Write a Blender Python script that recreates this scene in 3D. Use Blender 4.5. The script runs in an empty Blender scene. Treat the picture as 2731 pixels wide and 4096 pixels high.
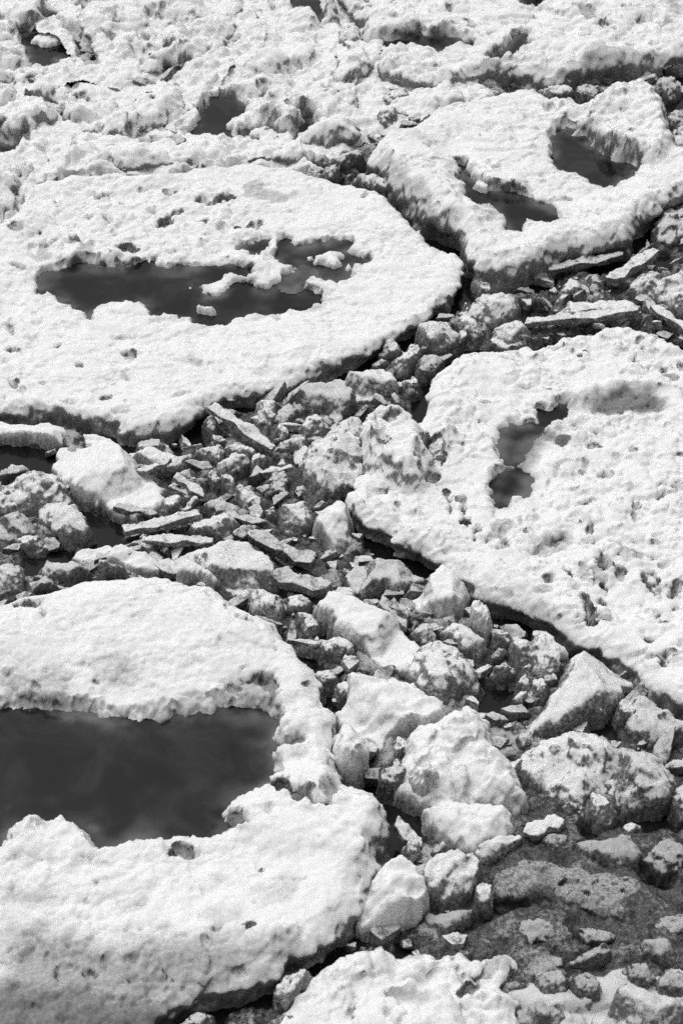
import bpy, math, random
import numpy as np

random.seed(7)
SC = bpy.context.scene
COL = SC.collection

# ------------------------------------------------------------------ camera, light, exposure
CAM_H, PITCH, VFOV = 8.0, math.radians(40.0), math.radians(30.0)
cam_data = bpy.data.cameras.new('camera')
cam = bpy.data.objects.new('camera', cam_data)
COL.objects.link(cam)
cam.location = (0, 0, CAM_H)
cam.rotation_euler = (math.pi / 2 - PITCH, 0, 0)
cam_data.sensor_fit = 'VERTICAL'
cam_data.sensor_height = 36.0
cam_data.lens = 18.0 / math.tan(VFOV / 2)
cam_data.clip_end = 5000
cam_data.dof.use_dof = True
cam_data.dof.focus_distance = 12.2
cam_data.dof.aperture_fstop = 3.2
SC.camera = cam

SUN_EL, SUN_AZ = math.radians(68), math.radians(-42)      # azimuth from +Y (away from the camera), minus = left
world = bpy.data.worlds.new('World')
SC.world = world
world.use_nodes = True
wn = world.node_tree.nodes
wl = world.node_tree.links
bg = wn['Background']
sky = wn.new('ShaderNodeTexSky')
sky.sky_type = 'NISHITA'
sky.sun_disc = False
sky.sun_elevation = SUN_EL
sky.sun_rotation = SUN_AZ
sky.dust_density = 4.0
bw = wn.new('ShaderNodeRGBToBW')                           # black and white film: no colour in the sky
wl.new(sky.outputs[0], bw.inputs[0])
wl.new(bw.outputs[0], bg.inputs[0])
bg.inputs[1].default_value = 0.12
sun_data = bpy.data.lights.new('sun', 'SUN')
sun_data.energy = 1.0
sun_data.angle = math.radians(36)
sun = bpy.data.objects.new('sun', sun_data)
COL.objects.link(sun)
sun.location = (0, 20, 30)
sun.rotation_euler = (math.pi / 2 - SUN_EL, 0, math.pi - SUN_AZ)
SC.view_settings.view_transform = 'Standard'
SC.view_settings.look = 'None'
SC.view_settings.gamma = 1.0
SC.view_settings.exposure = 0.26
SC.cycles.use_denoising = False
SC.cycles.adaptive_threshold = 0.045
SC.cycles.adaptive_min_samples = 16
SC.cycles.max_bounces = 6
SC.cycles.diffuse_bounces = 2

# ------------------------------------------------------------------ picture point -> place on the ice
F_SRC = 2048.0 / math.tan(VFOV / 2)
ORG = {1: (0, 0), 2: (1331, 0), 3: (0, 1000), 4: (1331, 1000), 5: (0, 2000), 6: (1331, 2000), 7: (0, 3046), 8: (1331, 3046)}


def src(tile, pts):
    p = np.array(pts, float).reshape(-1, 2)
    if tile == 'D':
        return p * (2731 / 1568.0)
    if tile == 'A':
        return p / 1.96 + np.array((700.0, 850.0))
    if tile == 'C':
        return p / 1.568 + np.array((600.0, 2600.0))
    return p / 1.12 + np.array(ORG[tile], float)


def ground(uv, z):
    z = np.broadcast_to(np.asarray(z, float), (len(uv),))
    dx = (uv[:, 0] - 1365.5) / F_SRC
    dy = -(uv[:, 1] - 2048.0) / F_SRC
    d = np.stack([dx, math.cos(PITCH) + dy * math.sin(PITCH), -math.sin(PITCH) + dy * math.cos(PITCH)], 1)
    t = (z - CAM_H) / d[:, 2]
    return d[:, :2] * t[:, None]


def to_src(x, y, z):
    vy, vz = y, z - CAM_H
    depth = vy * math.cos(PITCH) - vz * math.sin(PITCH)
    up = vy * math.sin(PITCH) + vz * math.cos(PITCH)
    return 1365.5 + F_SRC * x / depth, 2048 - F_SRC * up / depth


def dense(p, step):
    out = []
    n = len(p)
    for i in range(n):
        a, b = p[i], p[(i + 1) % n]
        k = max(1, int(np.hypot(*(b - a)) / step))
        for j in range(k):
            out.append(a + (b - a) * j / k)
    return np.array(out)


def smooth_poly(p, it=1):
    for _ in range(it):                                   # Chaikin corner cutting
        q = np.roll(p, -1, 0)
        p = np.stack([0.78 * p + 0.22 * q, 0.22 * p + 0.78 * q], 1).reshape(-1, 2)
    return p


def footprint(tile, pts, z_near, z_far, smooth=1):
    """outline seen in the photo -> footprint on the ice; the near edge shows its foot, the far edge its top"""
    uv = src(tile, pts)
    uv = smooth_poly(uv, smooth)
    a, b = np.roll(uv, 1, 0), np.roll(uv, -1, 0)
    t = b - a
    area = 0.5 * np.sum(uv[:, 0] * np.roll(uv[:, 1], -1) - np.roll(uv[:, 0], -1) * uv[:, 1])
    nrm = np.stack([t[:, 1], -t[:, 0]], 1) * (1 if area > 0 else -1)
    nrm /= np.maximum(np.hypot(nrm[:, 0], nrm[:, 1]), 1e-6)[:, None]
    up = np.clip(0.5 - 0.8 * nrm[:, 1], 0, 1)             # 1 = far edge
    return ground(uv, z_near + (z_far - z_near) * up)


# ------------------------------------------------------------------ noise
def _h(ix, iy, iz, s):
    n = (ix.astype(np.int64) * 374761393 + iy.astype(np.int64) * 668265263 + iz * 1440670441 + s * 974634777) & 0xFFFFFFFF
    n = ((n ^ (n >> 13)) * 1274126177) & 0xFFFFFFFF
    n = ((n ^ (n >> 16)) * 2246822519) & 0xFFFFFFFF
    return ((n ^ (n >> 15)) & 0xFFFFFF) / float(0x1000000)


def vnoise(x, y, s=0):
    ix, iy = np.floor(x), np.floor(y)
    fx, fy = x - ix, y - iy
    out = 0
    ux, uy = fx * fx * fx * (fx * (fx * 6 - 15) + 10), fy * fy * fy * (fy * (fy * 6 - 15) + 10)
    for i in (0, 1):
        for j in (0, 1):
            a = _h(ix + i, iy + j, 0, s) * 2 * math.pi
            g = np.cos(a) * (fx - i) + np.sin(a) * (fy - j)
            out = out + g * (ux if i else 1 - ux) * (uy if j else 1 - uy)
    return out * 1.4


def fbm(x, y, f, octv=4, s=0, gain=0.5):
    r, a = 0, 1.0
    for k in range(octv):
        r = r + a * vnoise(x * f + 13.7 * k, y * f - 7.3 * k, s + k * 17)
        f *= 2.03
        a *= gain
    return r


def vnoise3(x, y, z, s=0):
    iz = np.floor(z)
    fz = z - iz
    u = fz * fz * (3 - 2 * fz)
    izi = iz.astype(np.int64)
    r = 0
    ix, iy = np.floor(x), np.floor(y)
    fx, fy = x - ix, y - iy
    ux, uy = fx * fx * (3 - 2 * fx), fy * fy * (3 - 2 * fy)
    for k in (0, 1):
        for i in (0, 1):
            for j in (0, 1):
                v = _h(ix + i, iy + j, izi + k, s)
                r = r + v * (ux if i else 1 - ux) * (uy if j else 1 - uy) * (u if k else 1 - u)
    return r * 2 - 1


def domes(x, y, cell, s, keep=0.8, flat=0.7, rmin=0.35, rmax=0.8):
    """heap of half-buried lumps: upper envelope of hemispheres scattered one per cell"""
    gx, gy = x / cell, y / cell
    gx, gy = gx + 0.22 * vnoise(gx * 1.9, gy * 1.9, s + 5), gy + 0.22 * vnoise(gx * 1.9 + 9, gy * 1.9 - 4, s + 6)
    ix, iy = np.floor(gx), np.floor(gy)
    best = np.zeros_like(gx)
    for i in (-1, 0, 1):
        for j in (-1, 0, 1):
            cx, cy = ix + i, iy + j
            px, py = cx + _h(cx, cy, 1, s), cy + _h(cx, cy, 2, s)
            r = rmin + (rmax - rmin) * _h(cx, cy, 3, s)
            on = _h(cx, cy, 4, s) < keep
            an = _h(cx, cy, 5, s) * math.pi
            el = 0.65 + 0.7 * _h(cx, cy, 6, s)
            dx, dy = gx - px, gy - py
            ca, sa = np.cos(an), np.sin(an)
            u, v = (dx * ca + dy * sa) / el, (-dx * sa + dy * ca) * el
            d = np.sqrt(np.maximum(r * r - u * u - v * v, 0))
            best = np.maximum(best, np.where(on, d, 0))
    return best * cell * flat


def pits(x, y, cell, s, keep, depth):
    gx, gy = x / cell, y / cell
    gx, gy = gx + 0.16 * fbm(gx, gy, 2.2, 3, s + 5), gy + 0.16 * fbm(gx + 9, gy - 4, 2.2, 3, s + 6)
    ix, iy = np.floor(gx), np.floor(gy)
    best = np.zeros_like(gx)
    for i in (-1, 0, 1):
        for j in (-1, 0, 1):
            cx, cy = ix + i, iy + j
            px, py = cx + _h(cx, cy, 1, s), cy + _h(cx, cy, 2, s)
            r = 0.08 + 0.22 * _h(cx, cy, 3, s) ** 2
            on = _h(cx, cy, 4, s) < keep
            an = (_h(cx, cy, 5, s) - 0.5) * 1.6
            el = 1.0 + 1.3 * _h(cx, cy, 6, s)
            dx, dy = gx - px, gy - py
            ca, sa = np.cos(an), np.sin(an)
            u, v = (dx * ca + dy * sa) / el, (-dx * sa + dy * ca)
            q = np.sqrt(u * u + v * v) / r
            best = np.maximum(best, np.where(on, ss(1.15, 0.75, q) * (0.4 + r * 2), 0))
    return best * depth


def ss(a, b, x):
    t = np.clip((x - a) / (b - a), 0, 1)
    return t * t * (3 - 2 * t)


def sdist(X, Y, poly):
    """signed distance, positive inside"""
    shp = X.shape
    x, y = X.ravel(), Y.ravel()
    d2 = np.full(x.shape, 1e9)
    inside = np.zeros(x.shape, bool)
    n = len(poly)
    for i in range(n):
        ax, ay = poly[i]
        bx, by = poly[(i + 1) % n]
        ex, ey = bx - ax, by - ay
        l2 = ex * ex + ey * ey + 1e-12
        t = np.clip(((x - ax) * ex + (y - ay) * ey) / l2, 0, 1)
        d2 = np.minimum(d2, (x - ax - t * ex) ** 2 + (y - ay - t * ey) ** 2)
        if ey != 0:
            c = (ay > y) != (by > y)
            inside ^= c & (x < ex * (y - ay) / ey + ax)
    d = np.sqrt(d2)
    return np.where(inside, d, -d).reshape(shp)


# ------------------------------------------------------------------ materials (grey: the film has no colour)
def ice_material(name, ice_lo, ice_hi, snow, rough_ice=0.35, bump=0.25, grain=0.09, scale=1.0, soft=(0.12, 0.88), brk_amp=1.0):
    m = bpy.data.materials.new(name)
    m.use_nodes = True
    nt = m.node_tree
    N, L = nt.nodes, nt.links
    b = N['Principled BSDF']
    geo = N.new('ShaderNodeNewGeometry')
    at = N.new('ShaderNodeAttribute')
    at.attribute_name = 'snow'
    wet_shade = N.new('ShaderNodeAttribute')
    wet_shade.attribute_name = 'wet_shade'  # soaking and painted shade, both darken the colour

    def noise(sc, det=3, rough=0.6):
        n = N.new('ShaderNodeTexNoise')
        n.inputs['Scale'].default_value = sc * scale
        n.inputs['Detail'].default_value = det
        n.inputs['Roughness'].default_value = rough
        L.new(geo.outputs['Position'], n.inputs['Vector'])
        return n.outputs['Fac']

    def math_(op, a, c, clamp=False):
        n = N.new('ShaderNodeMath')
        n.operation = op
        n.use_clamp = clamp
        for k, v in enumerate((a, c)):
            if hasattr(v, 'links'):
                L.new(v, n.inputs[k])
            else:
                n.inputs[k].default_value = v
        return n.outputs[0]

    def maprange(v, a, c, d=0.0, e=1.0):
        n = N.new('ShaderNodeMapRange')
        n.interpolation_type = 'SMOOTHSTEP'
        L.new(v, n.inputs[0])
        for k, q in zip((1, 2, 3, 4), (a, c, d, e)):
            n.inputs[k].default_value = q
        return n.outputs[0]

    n_fine, n_mid, n_big = noise(160, 3, 0.7), noise(45, 4, 0.65), noise(7, 4, 0.6)
    brk = math_('ADD', math_('MULTIPLY', math_('SUBTRACT', n_mid, 0.5), 1.5 * brk_amp), math_('MULTIPLY', math_('SUBTRACT', n_fine, 0.5), 0.9 * brk_amp))
    cover = maprange(math_('ADD', at.outputs['Fac'], brk), soft[0], soft[1])
    ice = maprange(n_mid, 0.3, 0.7, ice_lo, ice_hi)
    ice = math_('MULTIPLY', ice, maprange(n_big, 0.3, 0.7, 0.75, 1.2))
    snw = math_('MULTIPLY', maprange(n_fine, 0.25, 0.75, snow - grain, snow + grain * 0.6), maprange(n_big, 0.3, 0.7, 0.95, 1.03))
    mix = N.new('ShaderNodeMix')
    mix.data_type = 'FLOAT'
    L.new(cover, mix.inputs[0])
    L.new(ice, mix.inputs[2])
    L.new(snw, mix.inputs[3])
    wetf = math_('SUBTRACT', 1.0, math_('MULTIPLY', maprange(math_('ADD', wet_shade.outputs['Fac'], math_('MULTIPLY', math_('SUBTRACT', n_mid, 0.5), 0.4)), 0.15, 0.95), 0.82))
    val = math_('MULTIPLY', mix.outputs[0], wetf, True)
    L.new(val, b.inputs['Base Color'])
    rg = maprange(cover, 0.0, 1.0, rough_ice, 0.9)
    L.new(rg, b.inputs['Roughness'])
    b.inputs['Specular IOR Level'].default_value = 0.35
    bp = N.new('ShaderNodeBump')
    bp.inputs['Strength'].default_value = bump
    bp.inputs['Distance'].default_value = 0.012
    hgt = math_('ADD', n_mid, math_('MULTIPLY', n_fine, 0.35))
    L.new(hgt, bp.inputs['Height'])
    L.new(bp.outputs[0], b.inputs['Normal'])
    return m


def water_material(name, lo, hi, rough, bump=0.02, sc=1.2):
    m = bpy.data.materials.new(name)
    m.use_nodes = True
    nt = m.node_tree
    N, L = nt.nodes, nt.links
    b = N['Principled BSDF']
    geo = N.new('ShaderNodeNewGeometry')
    n = N.new('ShaderNodeTexNoise')
    n.inputs['Scale'].default_value = sc
    n.inputs['Detail'].default_value = 6
    n.inputs['Roughness'].default_value = 0.6
    n.inputs['Distortion'].default_value = 0.6
    L.new(geo.outputs['Position'], n.inputs['Vector'])
    mr = N.new('ShaderNodeMapRange')
    mr.interpolation_type = 'SMOOTHSTEP'
    L.new(n.outputs['Fac'], mr.inputs[0])
    for k, q in zip((1, 2, 3, 4), (0.42, 0.72, lo, hi)):
        mr.inputs[k].default_value = q
    sh = N.new('ShaderNodeAttribute')
    sh.attribute_name = 'ledge'
    ad = N.new('ShaderNodeMath')
    ad.operation = 'MULTIPLY_ADD'
    L.new(sh.outputs['Fac'], ad.inputs[0])
    ad.inputs[1].default_value = 0.11
    L.new(mr.outputs[0], ad.inputs[2])
    L.new(ad.outputs[0], b.inputs['Base Color'])
    b.inputs['Roughness'].default_value = rough
    b.inputs['IOR'].default_value = 1.33
    f = N.new('ShaderNodeTexNoise')
    f.inputs['Scale'].default_value = 90
    f.inputs['Detail'].default_value = 4
    L.new(geo.outputs['Position'], f.inputs['Vector'])
    bp = N.new('ShaderNodeBump')
    bp.inputs['Strength'].default_value = bump
    bp.inputs['Distance'].default_value = 0.01
    L.new(f.outputs['Fac'], bp.inputs['Height'])
    L.new(bp.outputs[0], b.inputs['Normal'])
    return m


M_FLOE = ice_material('floe_snow', 0.15, 0.30, 0.81, brk_amp=0.42, grain=0.06, bump=0.2)
M_GREYFLOE = ice_material('wet_floe_snow', 0.09, 0.22, 0.62, bump=0.35, grain=0.09)
M_RUBBLE = ice_material('rubble_ice', 0.09, 0.27, 0.76, bump=0.5, grain=0.08)
M_GREY = ice_material('grey_rubble_ice', 0.05, 0.18, 0.62, bump=0.5, grain=0.10)
M_SLUSH = ice_material('slush_ice', 0.02, 0.10, 0.45, rough_ice=0.3, bump=0.6, grain=0.12)
M_WETGREY = ice_material('wet_grey_ice', 0.05, 0.20, 0.45, rough_ice=0.3, bump=0.4, grain=0.1)
M_POOL = water_material('pool_water', 0.006, 0.026, 0.07, 0.015, 2.6)
M_WATER = water_material('river_water', 0.006, 0.014, 0.10)


# ------------------------------------------------------------------ mesh from a surface grid
def grid_mesh(name, P, keep, mat, attrs, parent=None, origin=(0, 0, 0)):
    ny, nx = P.shape[:2]
    fm = keep[:-1, :-1] & keep[1:, :-1] & keep[:-1, 1:] & keep[1:, 1:]
    idx = np.arange(ny * nx).reshape(ny, nx)
    q = np.stack([idx[:-1, :-1][fm], idx[:-1, 1:][fm], idx[1:, 1:][fm], idx[1:, :-1][fm]], 1)
    used, inv = np.unique(q.ravel(), return_inverse=True)
    co = P.reshape(-1, 3)[used] - np.array(origin)
    me = bpy.data.meshes.new(name)
    nf = len(q)
    me.vertices.add(len(co))
    me.vertices.foreach_set('co', co.astype(np.float32).ravel())
    me.loops.add(nf * 4)
    me.loops.foreach_set('vertex_index', inv.astype(np.int32).ravel())
    me.polygons.add(nf)
    me.polygons.foreach_set('loop_start', np.arange(0, nf * 4, 4, dtype=np.int32))
    me.polygons.foreach_set('use_smooth', np.ones(nf, bool))
    me.update(calc_edges=True)
    for k, v in attrs.items():
        a = me.attributes.new(k, 'FLOAT', 'POINT')
        a.data.foreach_set('value', v.ravel()[used].astype(np.float32))
    me.materials.append(mat)
    o = bpy.data.objects.new(name, me)
    COL.objects.link(o)
    if parent is None:
        o.location = origin
    else:
        o.parent = parent
        o.location = tuple(np.array(origin) - np.array(parent.location))
    return o


def normals(X, Y, Z, res):
    gy, gx = np.gradient(Z, res)
    n = np.stack([-gx, -gy, np.ones_like(Z)], -1)
    return n / np.linalg.norm(n, axis=-1, keepdims=True)


def normals3(P):
    du = np.gradient(P, axis=1)
    dv = np.gradient(P, axis=0)
    n = np.cross(du, dv)
    return n / np.maximum(np.linalg.norm(n, axis=-1, keepdims=True), 1e-9)


def tag(o, label, cat, group=None, kind=None):
    if label:
        o['label'] = label
        o['category'] = cat
    if group:
        o['group'] = group
    o['kind'] = kind or 'thing'
    return o


FOOTPRINTS = []          # everything that lies on the slush
N_FLOE = [0]


def visible_box(poly, pad):
    x0, y0 = poly.min(0) - pad
    x1, y1 = poly.max(0) + pad
    return x0, y0, x1, y1


def floe(label, outline, top=0.18, res=0.011, edge=0.07, rim=0.03, rim_w=0.2, pops=1.0, pit=0.25, pools=(), marks=(), wet_shade_areas=(),
         humps=(), rough=0.03, ragged=0.03, mat=None, snow_bias=0.0, dome=0.0, frozen=(), big=0.0, clumps=(), crust=1.0, under=1.0):
    N_FLOE[0] += 1
    seed = 100 * N_FLOE[0]
    poly = footprint(*outline, 0.03, (top + rim) * 0.8)
    FOOTPRINTS.append(poly)
    x0, y0, x1, y1 = visible_box(poly, 0.09)
    X, Y = np.meshgrid(np.arange(x0, x1, res), np.arange(y0, y1, res))
    sd = sdist(X, Y, poly)
    raw = sd
    sd = sd + 1.3 * ragged * fbm(X, Y, 3, 3, seed) + 0.25 * (domes(X, Y, 0.2, seed + 3, 0.8) - 0.05)
    te = np.clip((sd + 0.045) / (edge * 2.6), 0, 1)
    prof = 1 - (1 - te) ** 2.6
    body = top + rim * np.exp(-((sd - rim_w * 0.6) / rim_w) ** 2) + rough * fbm(X, Y, 1.3, 3, seed + 5)
    body = body + dome * ss(0, 1.2, sd)
    for tile, pts, hh, w in humps:
        hp = footprint(tile, pts, top, top + hh, 1)
        hs = sdist(X, Y, hp) + 0.03 * fbm(X, Y, 6, 3, seed + 31)
        body = body + hh * ss(-w, w, hs)
    # lumps of refrozen snow, in patches
    patch = ss(-0.25, 0.35, fbm(X, Y, 0.9, 3, seed + 9))
    lump = domes(X, Y, 0.17, seed + 11, 0.7, 0.42) + domes(X, Y, 0.075, seed + 12, 0.75, 0.5) * 0.8 + domes(X, Y, 0.035, seed + 13, 0.7, 0.5) * 0.6
    body = body + pops * (0.0 + 1.1 * patch ** 1.5) * (lump - 0.03)
    body = body + 0.006 * fbm(X, Y, 14, 3, seed + 14)
    cr = fbm(X * 0.8, Y * 1.3, 1.7, 5, seed + 21, 0.55)
    body = body + crust * 0.018 * ss(-0.03, 0.03, cr - 0.12) + crust * 0.016 * ss(-0.025, 0.025, cr + 0.25) + crust * 0.014 * ss(-0.02, 0.02, fbm(X, Y * 1.5, 2.6, 4, seed + 22) - 0.3)
    body = body + 0.010 * fbm(X * 1.0, Y * 2.6, 2.2, 3, seed + 23) * ss(0.1, -0.3, fbm(X, Y, 0.9, 3, seed + 9))
    if big:
        body = body + big * (domes(X, Y, 0.42, seed + 18, 0.75, 0.4, 0.3, 0.75) - 0.06) + 0.5 * big * (domes(X, Y, 0.22, seed + 19, 0.6, 0.5) - 0.03)
    for tile, pts, am in clumps:
        kq = ss(-0.08, 0.1, sdist(X, Y, footprint(tile, pts, top, top, 1)) + 0.08 * fbm(X, Y, 3, 3, seed + 35))
        cl = domes(X, Y, 0.26, seed + 36, 0.65, 0.4) + domes(X, Y, 0.12, seed + 37, 0.7, 0.6) + 0.7 * domes(X, Y, 0.055, seed + 38, 0.7, 0.6)
        body = body + am * kq * (cl - 0.06)
    pm = ss(0.05, 0.5, fbm(X, Y, 1.1, 3, seed + 15) + 0.15)
    hole = np.zeros_like(X)
    if pit > 0:
        hole = pits(X, Y, 0.2, seed + 16, pit, 0.09) * pm + pits(X, Y, 0.09, seed + 17, pit * 0.8, 0.05) * pm
        body = body - hole * ss(0.03, 0.12, sd)
    wet_shade = np.zeros_like(X)
    for (tile, cx, cy, rx, ry, an, dep) in marks:        # holes the photo shows: centre, half sizes and tilt in tile pixels
        t = np.linspace(0, 2 * math.pi, 14, endpoint=False)
        a = math.radians(an)
        ring = np.stack([cx + rx * np.cos(t) * math.cos(a) - ry * np.sin(t) * math.sin(a),
                         cy + rx * np.cos(t) * math.sin(a) + ry * np.sin(t) * math.cos(a)], 1)
        rp = ground(src(tile, ring), top)
        bx0, by0, bx1, by1 = visible_box(rp, 0.06)
        i0, i1 = np.searchsorted(X[0], (bx0, bx1))
        j0, j1 = np.searchsorted(Y[:, 0], (by0, by1))
        if i1 - i0 < 2 or j1 - j0 < 2:
            continue
        sl = (slice(j0, j1), slice(i0, i1))
        mr = math.sqrt(np.ptp(rp[:, 0]) * np.ptp(rp[:, 1])) / 2
        ms = sdist(X[sl], Y[sl], rp) + min(0.05, 0.55 * mr) * fbm(X[sl], Y[sl], min(24, 0.45 / max(mr, 0.01)), 4, seed + 41, 0.6) + 0.04 * mr
        k = ss(-0.014, 0.018, ms)
        body[sl] -= dep * k
        wet_shade[sl] = np.maximum(wet_shade[sl], 0.55 * k)  # inside of each hole coloured darker
    for wt in wet_shade_areas:
        tile, pts, w = wt[:3]                             # soaked grey snow, cracks coloured dark, shade painted on front walls
        wp = footprint(tile, pts, top, top, 1)
        k = ss(-w, w * 0.6, sdist(X, Y, wp) + 0.05 * fbm(X, Y, 6, 4, seed + 43))
        wet_shade = np.maximum(wet_shade, (wt[3] if len(wt) > 3 else 0.5) * k)
        if len(wt) > 4:
            body = body - wt[4] * k
    pool_water = []
    isles = []
    sinks = []
    bank = np.zeros_like(X)
    base = body
    for pl in pools:
        tile, pts, level, islands = pl[:4]
        soft = pl[4] if len(pl) > 4 else 0.03
        pp = footprint(tile, pts, top + 0.01, level, 1)
        ps = sdist(X, Y, pp)
        near = ps > -0.6
        ps = ps + 0.030 * fbm(X, Y, 6, 5, seed + 51, 0.6) - 0.35 * (domes(X, Y, 0.10, seed + 52, 0.8) - 0.03)
        k = ss(-soft * 1.5, soft * 0.9, ps) * near
        for it in islands:
            isles.append((footprint(it[0], it[1], level, level + 0.03, 1), level))
        base = np.where(near & (ps > -0.13), np.maximum(base, level + 0.025), base)
        sinks.append((k, level - 0.05))
        wet_shade = np.maximum(wet_shade, 0.75 * ss(-0.035, 0.035, ps) * near)
        wet_shade = np.maximum(wet_shade, 0.42 * ss(-0.16, 0.02, ps + 0.08 * fbm(X, Y, 3, 4, seed + 55)) * near)
        bank = np.maximum(bank, ss(-0.22, -0.06, ps) * near)
        pool_water.append((pp, level, pl[5] if len(pl) > 5 else None))
    body = base
    for k, fl in sinks:
        body = np.minimum(body, base * (1 - k) + fl * k)
    Z = body * prof - 0.10 * (1 - ss(-0.08, 0.03, sd))
    P = np.stack([X, Y, Z], -1)
    n = normals(X, Y, Z, res)
    side = 1 - n[..., 2]
    g1, g0 = np.gradient(raw, res)                        # the waterline is melted back under the lip
    pull = under * 0.10 * ss(0.8, 0.15, Z / top) * ss(0.22, 0.02, sd) * (0.15 + 0.85 * ss(-0.35, 0.3, fbm(X, Y, 1.3, 3, seed + 27)))
    P[..., 0] += np.clip(g0, -1, 1) * pull
    P[..., 1] += np.clip(g1, -1, 1) * pull
    amp = (0.005 + 0.022 * ss(0.15, 0.75, side))
    disp = vnoise3(X * 16, Y * 16, Z * 16, seed + 61) + 0.5 * vnoise3(X * 37, Y * 37, Z * 37, seed + 62)
    P = P + n * (amp * disp)[..., None]
    n = normals3(P)
    sn = ss(0.08, 0.58, n[..., 2] + 0.12 * vnoise3(X * 5, Y * 5, Z * 5, seed + 63) + 0.08 * vnoise3(X * 14, Y * 14, Z * 14, seed + 64)) * 1.25 - 0.05 + snow_bias + 0.25 * bank
    sn = sn - 0.5 * np.clip(hole / 0.05, 0, 1) * 0.6
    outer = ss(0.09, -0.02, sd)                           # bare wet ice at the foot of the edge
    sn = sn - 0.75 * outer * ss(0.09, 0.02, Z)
    cx, cy = poly.mean(0)
    o = grid_mesh('ice_floe', P, sd > -0.075, mat or M_FLOE, {'snow': sn, 'wet_shade': wet_shade}, None, (cx, cy, 0))
    tag(o, label, 'ice floe')
    for k, (ip, level) in enumerate(isles):
        Pk, kk, snk, wk, og = chunk_surface(ip, 0.06, level, seed + 70 + k, 0.008, 'lump', (0.0, 0.0), 0.9, 1.0, True)
        grid_mesh('snow_island', Pk, kk, M_FLOE, {'snow': snk, 'wet_shade': wk}, o, og)
    for k, (tile, pts, hh, zz, snw, nm) in enumerate(frozen):
        fpg = footprint(tile, pts, top, top + hh * 0.5, 0)
        Pk, kk, snk, wk, og = chunk_surface(fpg, hh, top - 0.01 + zz, seed + 80 + k, 0.005, 'slab', (0.3, 0.3), snw, 1.0)
        grid_mesh(nm, Pk, kk, M_RUBBLE, {'snow': snk, 'wet_shade': wk}, o, og)
    for pp, level, plabel in pool_water:
        bx0, by0, bx1, by1 = visible_box(pp, 0.10)
        r = 0.02
        PX, PY = np.meshgrid(np.arange(bx0, bx1, r), np.arange(by0, by1, r))
        pd = sdist(PX, PY, pp)
        pk = (pd > -0.07) & (sdist(PX, PY, poly) > 0.06)
        wd = 0.10 + 0.16 * ss(-0.4, 0.5, fbm(PX, PY, 1.6, 3, seed + 90))
        led = np.clip(1 - (pd + 0.05 * fbm(PX, PY, 6, 4, seed + 91)) / wd, 0, 1) ** 2 * ss(-0.5, 0.4, fbm(PX, PY, 3, 4, seed + 92))
        if pk.sum() < 9:
            continue
        PZ = np.full_like(PX, level)
        w = grid_mesh('melt_pool', np.stack([PX, PY, PZ], -1), pk, M_POOL, {'ledge': led}, o, (pp[:, 0].mean(), pp[:, 1].mean(), level))
        if plabel:
            w['label'] = plabel
    return o


N_CH = [0]


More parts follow.
